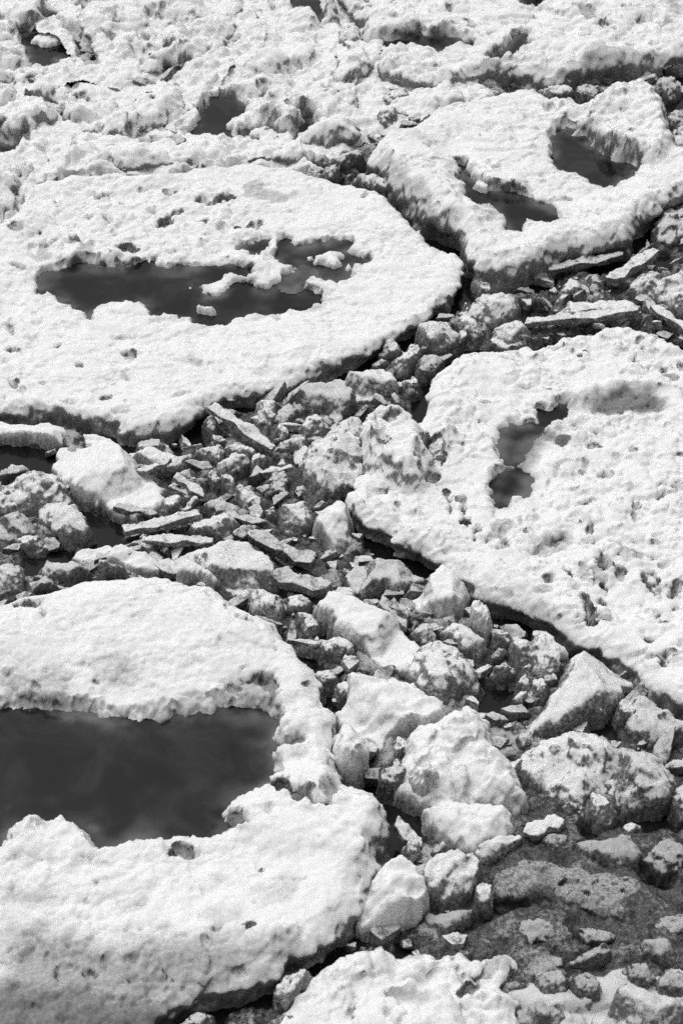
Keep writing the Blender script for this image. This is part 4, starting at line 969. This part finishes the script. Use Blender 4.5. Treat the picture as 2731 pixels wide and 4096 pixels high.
# right channel between the ridge floe and the right-hand floe
slab('small white slab in the grey slush below the ridge floe', 4, [1000,225, 1040,150, 1140,140, 1162,180, 1080,212, 1022,238], .12)
slab('long furrowed white slab crossing the right channel', 4, [838,322, 880,310, 960,290, 1050,250, 1150,262, 1200,226, 1240,218, 1330,240, 1382,300, 1300,332, 1150,332, 1000,342, 880,352], .14, snow=.15)
lump('big white lump by the right edge above the furrowed slab', 4, [1328,185, 1350,120, 1420,100, 1500,110, 1568,70, 1640,60, 1640,290, 1568,295, 1500,262, 1430,240], .20, snow=.1)
lump('low grey lump in slush left of the finger-like slab', 4, [1090,130, 1180,110, 1230,150, 1200,200, 1160,190], .09, mat=M_GREY)
lump('tall grey lump against the right edge beside the ridge floe', 2, [1440,1000, 1500,930, 1600,900, 1640,1000, 1620,1090, 1540,1080, 1460,1100], .16, mat=M_GREY, snow=.2)
lump('snowy lump on the right edge beside the lumpy snow hill', 2, [1500,610, 1568,595, 1640,600, 1640,740, 1560,760, 1490,750, 1480,690], .20, snow=.1)
lump('grey lump in the dark upper right gap', 2, [1460,560, 1500,500, 1580,490, 1640,520, 1600,590, 1510,600], .13, mat=M_GREY)
lump('dirty lump under the ridged floe dark edge', 2, [1080,410, 1140,390, 1200,400, 1190,440, 1120,455, 1085,440], .12, mat=M_GREY, snow=.1)
lump('pale row lump under the dark overhang', 2, [920,405, 980,395, 1060,400, 1075,440, 1000,450, 930,430], .12, snow=.0)
lump('white cauliflower lump at the upper right between the floes', 2, [1190,480, 1240,430, 1300,400, 1320,420, 1290,480, 1220,520], .12)
lump('grey lump below the ridged floe at the right edge', 2, [1430,360, 1500,330, 1560,345, 1550,420, 1500,440, 1440,410], .14, mat=M_GREY, snow=.25)

# lower middle channel
blk('large white slab boulder with a grooved right side, right of the near floe', 'D', [735,1410, 760,1375, 810,1368, 862,1395, 902,1428, 935,1462, 968,1490, 962,1522, 920,1535, 860,1522, 800,1482, 770,1442, 740,1442], .19, snow=.35, tilt=(.1, .15), grow=1.08)
blk('faceted grey boulder cluster beside the right-hand floe foot', 6, [50,322, 100,280, 180,264, 260,290, 340,300, 392,330, 402,370, 350,402, 310,442, 240,432, 140,442, 90,402, 60,372], .18, mat=M_GREY, snow=.3)
blk('round white boulder with a dark base under the right-hand floe edge', 6, [330,445, 440,372, 490,320, 540,360, 600,380, 617,430, 592,500, 560,532, 450,532, 380,512, 340,482], .20, snow=.35)
slab('dark ribbed slab left of the round white boulder', 6, [168,482, 220,440, 290,470, 342,530, 332,582, 280,562, 220,502], .13, mat=M_GREY)
slab('grey plate between ribbed slab and lumpy white boulder', 6, [330,560, 400,540, 440,580, 480,640, 420,660, 360,620], .10, mat=M_GREY, snow=.15)
blk('upright white knob like a thumb', 6, [614,575, 622,510, 660,490, 692,520, 702,580, 692,642, 640,622], .22, snow=.35)
lump('white lump at the foot of the upright knob', 6, [488,592, 540,560, 600,580, 640,620, 682,660, 662,702, 600,692, 520,652], .14, snow=.15)
lump('grey lump right of the upright knob', 6, [690,602, 760,588, 802,620, 792,662, 720,662], .11, snow=.0)
lump('round white boulder under the right-hand floe, right of the knob', 6, [878,745, 888,650, 930,620, 1000,650, 1047,700, 1042,750, 990,792, 930,802], .18, snow=.25)
blk('squarish pale block touching the round white boulder', 6, [798,645, 880,620, 902,680, 890,770, 830,742, 798,702], .15)
lump('half-shaded block in the pit below the squarish pale block', 6, [688,795, 730,750, 780,730, 822,760, 802,792, 720,812], .11)
lump('lumpy white boulder with dark sides, centre of the lower channel', 6, [378,705, 420,660, 480,640, 560,680, 622,760, 642,820, 612,862, 560,872, 480,902, 400,862, 358,802, 348,742], .20, snow=.15, grow=1.1)
lump('small mottled lump at the near floe right rim', 6, [-80,790, -20,770, 20,780, 20,830, -50,845, -80,820], .10)
lump('small white ball lump left of the large snowy block', 6, [8,855, 40,820, 100,818, 112,872, 70,892, 30,892], .11, snow=.1)
lump('white lump with dark top below the slab boulder', 6, [-70,650, -40,622, 60,625, 102,690, 70,717, -30,705], .12)
slab('large snowy block with a flat white top beside the near floe rim', 6, [40,945, 108,880, 100,822, 180,790, 240,798, 340,804, 362,860, 372,910, 450,930, 472,990, 402,1042, 330,1042, 280,1062, 210,1112, 150,1052, 60,1002], .21, snow=.45, tilt=(0, .1), grow=1.1)
blk('big triangular pale slab with a pitted face, lower right', 6, [868,1045, 872,1000, 920,950, 980,860, 1010,800, 1060,752, 1130,700, 1200,710, 1270,770, 1340,808, 1342,842, 1280,872, 1252,942, 1180,982, 1060,1012, 960,1052, 890,1067], .20, snow=.15, tilt=(.3, .5), dusting=.9)
lump('biggest white boulder with a tall snowy front, lower centre', 8, [310,150, 330,40, 345,-80, 400,-150, 500,-186, 560,-211, 620,-221, 680,-171, 700,-110, 730,-60, 765,0, 792,60, 832,120, 825,190, 790,225, 700,235, 600,230, 500,215, 400,200], .30, snow=.45, tilt=(0, .25), grow=1.06)
lump('lower snow heap merging into the foot of the biggest white boulder', 8, [420,200, 520,190, 640,205, 760,215, 790,270, 780,330, 700,392, 600,402, 500,342, 440,270], .17, snow=.45, grow=1.08)
lump('small snow heap on the left shoulder of the biggest white boulder', 8, [320,100, 380,60, 460,90, 480,150, 420,190, 340,170], .24, snow=.4)
blk('small white cube behind the biggest white boulder', 6, [258,1105, 290,1074, 350,1088, 357,1150, 282,1162], .12, snow=.2)
slab('grey striped block left of the biggest white boulder', 8, [208,85, 280,20, 330,0, 342,50, 322,120, 290,152, 228,142], .17, mat=M_GREY, snow=.25)
lump('white rounded block set on the near floe right rim', 'D', [775,1692, 800,1668, 835,1718, 842,1770, 812,1802, 780,1792, 768,1742], .27, snow=.45, grow=1.05)
lump('small egg-shaped lump left of the triangular slab', 6, [878,812, 940,808, 962,860, 950,892, 900,872], .11, snow=.1)
lump('tiny lump in the dark pit left of the triangular slab', 6, [798,892, 850,864, 872,880, 822,912], .08)
lump('upper tiny grey lump above the egg-shaped lump', 6, [828,822, 870,798, 882,850, 830,862], .10)
blk('small square block at the triangular slab right corner', 6, [1258,955, 1300,910, 1342,930, 1352,990, 1290,1002], .13, snow=.1)
lump('wide grey lump cluster below the right-hand floe at the right edge', 6, [1330,885, 1420,888, 1500,960, 1600,1020, 1600,1085, 1440,1112, 1342,1062, 1302,1002], .14, mat=M_GREY, snow=.2)
lump('wide grey boulder with white edges below the triangular slab', 'D', [1195,1742, 1230,1702, 1300,1680, 1345,1690, 1402,1700, 1424,1740, 1402,1792, 1370,1832, 1330,1852, 1270,1832, 1218,1802], .20, snow=.1, grow=1.06)
lump('big round grey boulder near the right edge', 'D', [1388,1802, 1402,1760, 1432,1732, 1480,1720, 1522,1732, 1548,1790, 1542,1840, 1500,1862, 1440,1862, 1400,1842], .22, mat=M_GREY, snow=.3)
blk('small pale block wedged between the two grey boulders', 8, [1145,215, 1150,160, 1200,128, 1222,180, 1272,230, 1242,282, 1170,282], .12)
lump('grey boulder cut by the right edge beside the round grey boulder', 8, [1515,205, 1530,120, 1600,90, 1680,120, 1660,270, 1568,275, 1540,245], .16, mat=M_GREY, snow=.3)
slab('grey slab leaning at the lower right foot of the biggest boulder', 8, [605,435, 700,370, 780,318, 832,340, 842,372, 760,422, 680,462], .12, snow=.1)
slab('tiny bright slab floating in the black gap at right', 8, [1288,292, 1370,270, 1382,300, 1330,322], .06)
blk('angular grey block above the dark slush floe', 8, [1078,352, 1150,370, 1240,358, 1300,328, 1382,350, 1392,430, 1340,482, 1260,492, 1180,462, 1100,422], .13, mat=M_WETGREY, snow=.15)
lump('dark streaked lump at the right edge above the slush floe', 8, [1398,435, 1450,360, 1520,358, 1600,420, 1600,500, 1480,512, 1420,482], .13, mat=M_SLUSH, snow=.2)
lump('small grey lump above the angular grey block', 8, [930,360, 1000,325, 1060,350, 1070,400, 1000,425, 950,400], .10, mat=M_WETGREY)
lump('pebbly grey lump beside the elongated white block', 8, [1020,200, 1080,160, 1130,200, 1120,270, 1050,260], .10, mat=M_GREY, snow=.1)
slab('white flat-topped cube with a dark underside on the near floe corner', 8, [128,745, 132,640, 160,590, 230,510, 300,488, 342,510, 382,570, 432,640, 422,680, 392,712, 300,735, 200,752], .26, snow=.5, tilt=(0, .05))
slab('smooth pale plate leaning right of the flat-topped cube', 8, [402,565, 418,480, 500,400, 580,388, 622,440, 652,500, 642,560, 600,640, 500,662, 425,640], .20, snow=.15, tilt=(-.2, .5))
blk('small whitish corner block right of the smooth pale plate', 8, [630,640, 645,560, 720,558, 705,640, 690,665], .12)
lump('small white lump above the smooth pale plate', 8, [305,430, 345,360, 385,400, 392,440, 340,462], .16, snow=.1)
lump('grey lump under the flat-topped cube', 8, [400,690, 520,680, 640,670, 600,740, 480,790, 380,800], .10, mat=M_WETGREY, snow=.2)

# long splinters
tag(plank('ice_slab', ((5, 555, 140, 0.13), (5, 895, 66, 0.12)), 0.1, 0.065, M_RUBBLE, 0.05, 3), 'long narrow slab pointing right, topmost of the stack behind the near floe', 'ice slab')
tag(plank('ice_slab', ((5, 640, 180, 0.09), (5, 955, 188, 0.08)), 0.085, 0.055, M_RUBBLE, 0.0, 4), 'narrow slab lying under the topmost long slab', 'ice slab')
tag(plank('ice_slab', ((5, 1110, 150, 0.11), (5, 1405, 285, 0.1)), 0.12, 0.07, M_GREY, -0.1, 5), 'long dark slab lying diagonally right of the mottled oval boulder', 'ice slab')
tag(plank('ice_slab', ((5, 1225, 330, 0.1), (5, 1475, 405, 0.1)), 0.15, 0.08, M_GREY, -0.1, 6), 'dark grooved slab below the long diagonal slab', 'ice slab')
tag(plank('ice_slab', ((3, 785, 1010, 0.15), (3, 915, 1105, 0.07)), 0.08, 0.045, M_RUBBLE, 0.1, 7), 'upturned plate with a dark edge, mid left channel', 'ice slab')
tag(plank('ice_slab', ((3, 765, 1062, 0.08), (3, 912, 1122, 0.05)), 0.045, 0.035, M_RUBBLE, 0.3, 8), 'thin white sliver under the upturned plate', 'ice slab')
tag(plank('ice_slab', ((3, 1162, 1000, 0.09), (3, 1308, 975, 0.1)), 0.05, 0.035, M_RUBBLE, 0.2, 9), 'thin bright edged slab above the flat grey slab', 'ice slab')
tag(plank('ice_slab', ((3, 828, 1172, 0.06), (3, 882, 1110, 0.13)), 0.055, 0.04, M_RUBBLE, 0.3, 10), 'narrow white splinter standing by the white cube lump', 'ice slab')
tag(plank('ice_slab', ((8, 865, 335, 0.08), (8, 1015, 260, 0.11)), 0.11, 0.07, M_RUBBLE, 0.3, 11), 'elongated white block sloping beside the biggest white boulder', 'ice slab')
tag(plank('ice_slab', ((4, 1425, 255, 0.1), (4, 1640, 385, 0.08)), 0.09, 0.06, M_RUBBLE, 0.1, 12), 'narrow slab running to the right edge below the big white lump', 'ice slab')
tag(plank('ice_slab', ((4, 1235, 140, 0.09), (4, 1445, 10, 0.13)), 0.13, 0.08, M_RUBBLE, 0.0, 13), 'smooth finger-like slab slanting up to the right edge', 'ice slab')
tag(plank('ice_slab', ((4, 965, 90, 0.07), (4, 1300, 20, 0.09)), 0.11, 0.06, M_GREY, 0.0, 14), 'lower furrow slab parallel to the finger-like slab', 'ice slab')
tag(plank('ice_slab', ((8, 275, 270, 0.12), (8, 390, 370, 0.06)), 0.1, 0.06, M_RUBBLE, 0.1, 15), 'narrow pale slab in the black crack beside the near floe', 'ice slab')
tag(plank('ice_slab', ((5, 430, 265, 0.1), (5, 640, 215, 0.09)), 0.09, 0.05, M_GREY, 0.05, 40), 'thin grey slab tucked behind the long white slab with a dark front', 'ice slab')
tag(plank('ice_slab', ((5, 960, 215, 0.06), (5, 1100, 200, 0.09)), 0.07, 0.045, M_GREY, 0.05, 41), 'short grey splinter above the mottled oval boulder', 'ice slab')
tag(plank('ice_slab', ((3, 520, 1150, 0.08), (3, 700, 1190, 0.05)), 0.07, 0.05, M_GREY, 0.05, 42), 'thin grey slab at the foot of the large slit slab block', 'ice slab')
tag(plank('ice_slab', ((3, 620, 1000, 0.12), (3, 760, 940, 0.14)), 0.07, 0.045, M_RUBBLE, 0.05, 43), 'pale splinter laid across the flat slab behind the slit slab block', 'ice slab')
tag(plank('ice_slab', ((5, 1000, 60, 0.06), (5, 1180, 110, 0.08)), 0.08, 0.05, M_GREY, 0.05, 44), 'grey splinter beside the short thick slab, mid channel', 'ice slab')
tag(plank('ice_slab', ((6, 215, 455, 0.12), (6, 335, 570, 0.07)), 0.09, 0.06, M_GREY, 0.05, 45), 'dark splinter parallel to the ribbed slab', 'ice slab')
tag(plank('ice_slab', ((4, 860, 330, 0.1), (4, 1370, 270, 0.13)), 0.1, 0.06, M_RUBBLE, 0.05, 46), 'upper white ridge plate of the long furrowed slab', 'ice slab')

# bottom right corner: soft grey lumps
blk('pale grey rounded block in the very bottom right corner', 8, [1228,1115, 1310,1020, 1390,1013, 1450,1060, 1600,1082, 1640,1200, 1600,1290, 1250,1290], .18, mat=M_GREYFLOE, snow=.15)
lump('dark lump row piece right of the bottom centre floe', 8, [800,725, 900,698, 990,740, 1002,790, 900,832, 820,802], .10, mat=M_SLUSH, snow=.25)
lump('grey pillow lump left of the corner block', 8, [898,975, 1000,938, 1062,960, 1052,1052, 960,1082, 900,1032], .15, mat=M_WETGREY, snow=.2)
lump('pale pillow lump touching the corner block', 8, [1048,982, 1150,948, 1202,1010, 1182,1092, 1080,1082], .15, mat=M_WETGREY, snow=.25)
slab('whitish streak slab above the pillow lumps', 8, [1038,895, 1160,858, 1232,848, 1242,890, 1120,922], .10, mat=M_WETGREY, snow=.15)
lump('mid grey lump behind the corner block', 8, [1288,925, 1380,908, 1442,960, 1442,1022, 1330,1005], .13, mat=M_WETGREY, snow=.15)
lump('wide grey lump along the right edge above the corner block', 8, [1298,835, 1420,790, 1580,840, 1600,900, 1500,910, 1380,882], .12, mat=M_WETGREY, snow=.25)
lump('dim lump at the right edge under the slush floe', 8, [1430,720, 1500,690, 1600,690, 1620,780, 1520,800, 1440,770], .10, mat=M_SLUSH, snow=.2)
lump('dark grey boulder at the frame edge, lowest of the right edge lumps', 8, [1450,980, 1540,950, 1640,980, 1640,1080, 1560,1080, 1470,1050], .12, mat=M_WETGREY, snow=.15)
lump('soft grey lump between groove and pillow lumps', 8, [820,1110, 900,1070, 980,1090, 1050,1120, 1060,1200, 840,1200], .12, mat=M_WETGREY, snow=.15)
lump('small dark lump in the notch of the bottom centre floe', 8, [955,900, 1000,870, 1035,900, 1020,945, 965,950], .09, mat=M_SLUSH, snow=.2)
lump('grey bump below the dark slush floe', 8, [1090,760, 1180,750, 1260,770, 1240,830, 1140,840, 1090,800], .10, mat=M_SLUSH, snow=.15)

# black gap along the bottom left
lump('snowy lump stepping down to the bottom centre floe', 7, [1235,1040, 1290,975, 1380,940, 1400,1000, 1320,1080, 1250,1100], .14)
lump('grey frozen lump at the bottom edge, left of the gap', 7, [790,1190, 860,1130, 940,1120, 960,1180, 900,1240], .10, mat=M_GREY)

# between the upper floes
lump('dull lump in the gap where the oval, ridge and ridged floes meet', 1, [1430,790, 1490,745, 1530,750, 1520,810, 1450,815], .13, mat=M_GREY, snow=.2)
slab('curled white slab at the right end of the low ridge floe', 1, [1310,770, 1400,775, 1450,745, 1500,745, 1430,800, 1370,800], .12, snow=.1)
lump('grey lump by the left tip of the ridge floe', 2, [10,720, 60,690, 130,690, 140,740, 60,760, 15,750], .14, mat=M_GREY, snow=.2)
lump('speckled lump on the back shoulder of the oval floe', 2, [90,830, 150,800, 240,820, 280,870, 250,890, 160,870, 100,850], .16, mat=M_RUBBLE, snow=.1)
lump('white knob between the top centre floe and the ridge floe', 2, [190,520, 230,480, 300,470, 310,540, 240,600, 200,580], .16)
lump('small white lump under the left end of the ridged floe', 2, [200,440, 260,420, 340,430, 330,480, 230,490], .15)
lump('upper small lump beside the top right black slot', 2, [20,160, 60,120, 120,130, 150,200, 100,240, 30,230], .20, snow=.2)

# ------------------------------------------------------------------ slush and river
GAPS = [(3, [-150,850, 60,850, 140,862, 265,872, 272,935, 225,960, 265,1010, 200,1020, 140,995, 60,1002, -150,1020]), (3, [530,880, 620,840, 780,870, 860,830, 940,780, 985,790, 1000,830, 880,880, 820,920, 700,915, 540,900]),
        (5, [360,20, 430,40, 560,90, 560,180, 480,200, 420,220, 380,190, 420,150]), (5, [140,200, 330,190, 320,290, 200,290, 140,340, 110,300]), (4, [500,265, 560,200, 610,130, 660,180, 560,260]),
        (4, [660,430, 740,440, 790,425, 740,455]), (6, [610,440, 760,510, 900,560, 1000,640, 1120,690, 1050,740, 960,640, 840,590, 700,560]), (6, [1440,930, 1568,980, 1568,1020, 1480,980]),
        (8, [90,90, 200,90, 260,190, 300,160, 420,180, 430,320, 380,350, 300,340, 250,240, 140,220]), (8, [1130,310, 1280,240, 1450,220, 1540,180, 1560,300, 1420,330, 1280,300, 1150,340]),
        (7, [900,1100, 1100,1040, 1280,980, 1240,1060, 1060,1110, 960,1176, 760,1180]), (2, [230,830, 300,880, 380,970, 480,1080, 500,1130, 560,1080, 480,980, 380,900, 280,820]),
        (6, [660,820, 760,830, 860,880, 780,980, 700,980, 640,920]), (2, [1480,330, 1568,320, 1568,560, 1500,480]), (4, [1450,20, 1520,0, 1500,100, 1440,100]), (6, [1100,1010, 1230,980, 1250,1060, 1180,1070]),
        (8, [700,580, 760,600, 900,640, 760,680, 640,720, 660,690]), (8, [290,800, 350,830, 340,865, 300,860]), (6, [390,560, 480,640, 440,660, 390,610]), (4, [320,480, 490,470, 480,560, 300,580]),
        (1, [795,615, 850,590, 890,555, 870,510, 920,450, 1000,432, 1090,470, 1060,525, 1015,570, 1070,572, 1130,592, 1215,580, 1210,600, 1155,640, 1170,675, 1115,640, 1070,638, 1022,655, 1000,612, 950,622, 880,638, 830,632]), (1, [1345,535, 1390,522, 1420,560, 1380,585, 1345,592, 1330,648, 1312,635, 1322,580]), (1, [1312,10, 1340,-10, 1445,-10, 1452,60, 1446,95, 1405,65, 1365,45, 1325,42]), (1, [240,80, 300,130, 380,150, 440,240, 455,345, 385,312, 355,255, 330,200, 260,120]), (1, [-100,600, 0,610, 20,640, 80,655, 130,632, 148,685, 112,680, 60,708, 0,718, -100,725]), (1, [740,300, 800,290, 862,318, 800,350, 745,372]), (1, [250,470, 300,510, 340,530, 280,540, 240,500]), (1, [320,650, 350,640, 345,720, 320,790, 305,780, 330,720]), (1, [0,1010, 40,950, 75,900, 60,940, 30,1010, 0,1040]),
        (1, [1400,770, 1568,700, 1568,790, 1500,830]), (8, [1360,480, 1420,500, 1480,540, 1400,540]), (4, [830,250, 1000,230, 900,330, 850,300]), (6, [0,480, 60,560, 40,620, -60,600, -120,500])]

sx0, sx1, sy0, sy1, r = -4.6, 4.6, 4.6, 19.5, 0.0125
X, Y = np.meshgrid(np.arange(sx0, sx1, r), np.arange(sy0, sy1, r))
U, V = to_src(X, Y, 0.0)
view = (np.abs(U - 1365) < 1365 + 330) & (V > -300) & (V < 4096 + 450)
under = np.zeros_like(view)
for fp in FOOTPRINTS[:N_FLOE[0]]:
    j0, j1 = np.searchsorted(Y[:, 0], (fp[:, 1].min(), fp[:, 1].max()))
    i0, i1 = np.searchsorted(X[0], (fp[:, 0].min(), fp[:, 0].max()))
    if i1 > i0 and j1 > j0:
        under[j0:j1, i0:i1] |= sdist(X[j0:j1, i0:i1], Y[j0:j1, i0:i1], fp) > 0.14
shade_moat = np.zeros_like(X)  # sunken band round the floes; its dark colour stands for their shadow
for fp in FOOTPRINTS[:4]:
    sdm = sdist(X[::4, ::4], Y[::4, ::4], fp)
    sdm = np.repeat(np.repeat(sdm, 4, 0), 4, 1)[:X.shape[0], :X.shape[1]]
    shade_moat = np.maximum(shade_moat, ss(-0.16, -0.03, sdm + 0.08 * vnoise(X * 2.5, Y * 2.5, 911)))
keep = view & ~under
dark = 0.75 * shade_moat
for tile, pts in GAPS:
    gp = ground(src(tile, pts), 0.02)
    j0, j1 = np.searchsorted(Y[:, 0], (gp[:, 1].min() - .1, gp[:, 1].max() + .1))
    i0, i1 = np.searchsorted(X[0], (gp[:, 0].min() - .1, gp[:, 0].max() + .1))
    if i1 > i0 and j1 > j0:
        sl = (slice(j0, j1), slice(i0, i1))
        dark[sl] = np.maximum(dark[sl], ss(-0.05, 0.03, sdist(X[sl], Y[sl], gp) + 0.04 * fbm(X[sl], Y[sl], 5, 3, 900)))
heap = domes(X, Y, 0.24, 900, 0.6, 0.35) * 0.8 + domes(X, Y, 0.13, 901, 0.6, 0.5) * 0.9 + domes(X, Y, 0.07, 902, 0.6, 0.6) * 0.7 + domes(X, Y, 0.035, 903, 0.6, 0.6) * 0.4
white = np.zeros_like(X)
dirty = ss(-0.2, 0.3, sdist(X, Y, ground(src('D', [1090,1890, 1250,1840, 1500,1830, 1700,1830, 1700,2240, 1400,2200, 1200,2230, 1060,2130]), 0.02)))
for pts in ([-100,-80, 1560,-80, 1568,150, 1000,225, 850,230, 830,330, 720,410, 400,400, 150,410, 40,540, -100,560], [830,140, 900,200, 1130,215, 1100,250, 900,290, 850,330, 820,300]):
    white = np.maximum(white, ss(-0.25, 0.15, sdist(X, Y, ground(src('D', pts), 0.02)) + 0.15 * fbm(X, Y, 2, 3, 909)))
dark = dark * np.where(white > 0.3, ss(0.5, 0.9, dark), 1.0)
heap = heap + white * 0.8 * domes(X, Y, 0.35, 912, 0.8, 0.4)
heap = heap * (1 - 0.5 * dirty)
pale = ss(-0.15, 0.2, sdist(X, Y, ground(src('D', [770,1600, 900,1540, 1090,1600, 1200,1700, 1200,1900, 1080,2000, 1000,1980, 900,1800, 840,1720]), 0.02)) + 0.1 * fbm(X, Y, 3, 3, 930))
Z = 0.02 * pale + 0.06 * white + 0.03 * dirty + dirty * (0.35 * domes(X, Y, 0.4, 921, 0.7, 0.3) + 0.5 * domes(X, Y, 0.2, 922, 0.6, 0.4)) + heap * (0.68 + 0.5 * fbm(X, Y, 1.5, 2, 904)) + 0.01 * fbm(X, Y, 12, 3, 905) - 0.13 * dark
P = np.stack([X, Y, Z], -1)
n = normals(X, Y, Z, r)
P = P + n * (0.010 * vnoise3(X * 25, Y * 25, Z * 25, 906))[..., None]
n = normals3(P)
sn = ss(0.4, 0.9, n[..., 2]) * ss(0.01, 0.08, Z) * 0.85 + 0.35 * fbm(X, Y, 5, 4, 907) - 0.05 + 0.95 * white - 0.7 * dirty + 0.45 * pale
brash = grid_mesh('snow_brash', P, keep & (white > 0.42), M_FLOE, {'snow': sn, 'wet_shade': 0.5 * dark}, None, (0, 15, 0))
tag(brash, 'snow covered brash ice packed between the upper floes', 'brash ice', kind='stuff')
P[..., 2] -= 0.004
slush = grid_mesh('slush', P, keep & ~((white > 0.47)), M_SLUSH, {'snow': sn, 'wet_shade': np.maximum(0.9 * ss(0.4, 0.9, dark), 0.7 * shade_moat)}, None, (0, 10, 0))  # gap slush coloured darker, shade at the floe feet painted in
tag(slush, 'grey crushed ice slush filling the channels between the floes', 'slush', kind='stuff')

wm = bpy.data.meshes.new('river_water')
wm.from_pydata([(-600, -600, -0.03), (600, -600, -0.03), (600, 900, -0.03), (-600, 900, -0.03)], [], [(0, 1, 2, 3)])
wm.materials.append(M_WATER)
wo = bpy.data.objects.new('river_water', wm)
COL.objects.link(wo)
wo['kind'] = 'structure'

# ------------------------------------------------------------------ small loose rubble, each piece its own object
def region(u, v):
    d = np.array([u, v]) * 1568 / 2731
    x, y = d
    if x < 740 and 930 < y < 1420:
        return ('small loose ice lump lying in the rubble channel left of centre', 'small lumps in the left rubble channel')
    if y < 560:
        return ('small loose ice lump lying in a gap between the upper floes', 'small lumps between the upper floes')
    if y < 900:
        return ('small loose ice lump lying in the slush right of the big oval floe', 'small lumps right of the oval floe')
    if y < 1700 and x < 1130:
        return ('small loose ice lump lying in the channel beside the right-hand floe', 'small lumps in the middle channel')
    return ('small loose ice lump lying in the grey slush of the lower right', 'small lumps in the lower right slush')

protos = []
rng = np.random.RandomState(11)
for k in range(30):
    if k % 5 == 4:
        dims = (rng.uniform(.04, .05), rng.uniform(.03, .042), rng.uniform(.025, .035))
        tl = rng.uniform(-.3, .3)
    else:
        dims = (rng.uniform(.05, .095), rng.uniform(.025, .05), rng.uniform(.013, .026))
        tl = rng.uniform(-.7, .7)
    protos.append(broken_plate(7000 + k * 13, dims, tl))
meshes = []
foot = [np.concatenate([f.min(0) - .01, f.max(0) + .01]) for f in FOOTPRINTS]
placed, made, tries = [], 0, 0
FP_FL = FOOTPRINTS[:N_FLOE[0]]
FP_CH = FOOTPRINTS[N_FLOE[0]:]
def sd1(x, y, p):
    return float(sdist(np.array([[x]]), np.array([[y]]), p)[0, 0])
while made < 350 and tries < 16000:
    tries += 1
    u, v = rng.uniform(-30, 2760), 4096 * rng.rand() ** 0.85
    gx, gy = ground(np.array([[u, v]]), 0.03)[0]
    large = made < 250
    s = rng.choice([1.0, 1.3, 1.6, 2.1], p=[.3, .35, .25, .1]) if large else rng.choice([0.4, 0.55, 0.75], p=[.35, .4, .25])
    rr = 0.05 * s
    ok = all((gx - q[0]) ** 2 + (gy - q[1]) ** 2 > (rr + q[2]) ** 2 * (0.5 if large else 0.35) for q in placed)
    if not ok:
        continue
    for bx, f in zip(foot, FOOTPRINTS):
        if bx[0] - rr < gx < bx[2] + rr and bx[1] - rr < gy < bx[3] + rr and sd1(gx, gy, f) > -rr * (0.15 if large else 0.4):
            ok = False
            break
    if not ok:
        continue
    jx, jy = int((gx - sx0) / r), int((gy - sy0) / r)
    zz = Z[jy, jx] if 0 <= jy < Z.shape[0] and 0 <= jx < Z.shape[1] else 0
    if dark[jy, jx] > 0.6 and rng.rand() < 0.93:
        continue
    if dirty[jy, jx] > 0.12:
        continue
    if 560 < u < 1500 and v > 3860:
        continue
    k = made % 30 if large else 4 + 5 * (made % 6)
    if made < 30:
        o = plate_object('ice_plate', *protos[k], (M_RUBBLE, M_GREY, M_GREY)[k % 3])
        meshes.append(o)
    else:
        o = meshes[k].copy()
        if not large:
            o.name = 'ice_fragment'
        COL.objects.link(o)
    o.location = (gx, gy, max(-0.01, min(zz, 0.05)) + 0.008 * s)
    o.rotation_euler = (rng.uniform(-.15, .15), rng.uniform(-.15, .15), (rng.normal(0.25, 0.6) if made % 3 else rng.uniform(0, 6.28)))
    o.scale = (s, s, s * rng.uniform(.85, 1.3))
    lab, grp = region(u, v)
    if large:
        lab, grp = lab.replace('small loose ice lump', 'broken ice plate'), grp.replace('small lumps', 'broken plates')
    tag(o, lab, 'ice plate' if large else 'ice lump', grp)
    placed.append((gx, gy, rr))
    made += 1
print('rubble', made, 'chunks', N_CH[0], 'verts', sum(len(m.vertices) for m in bpy.data.meshes))
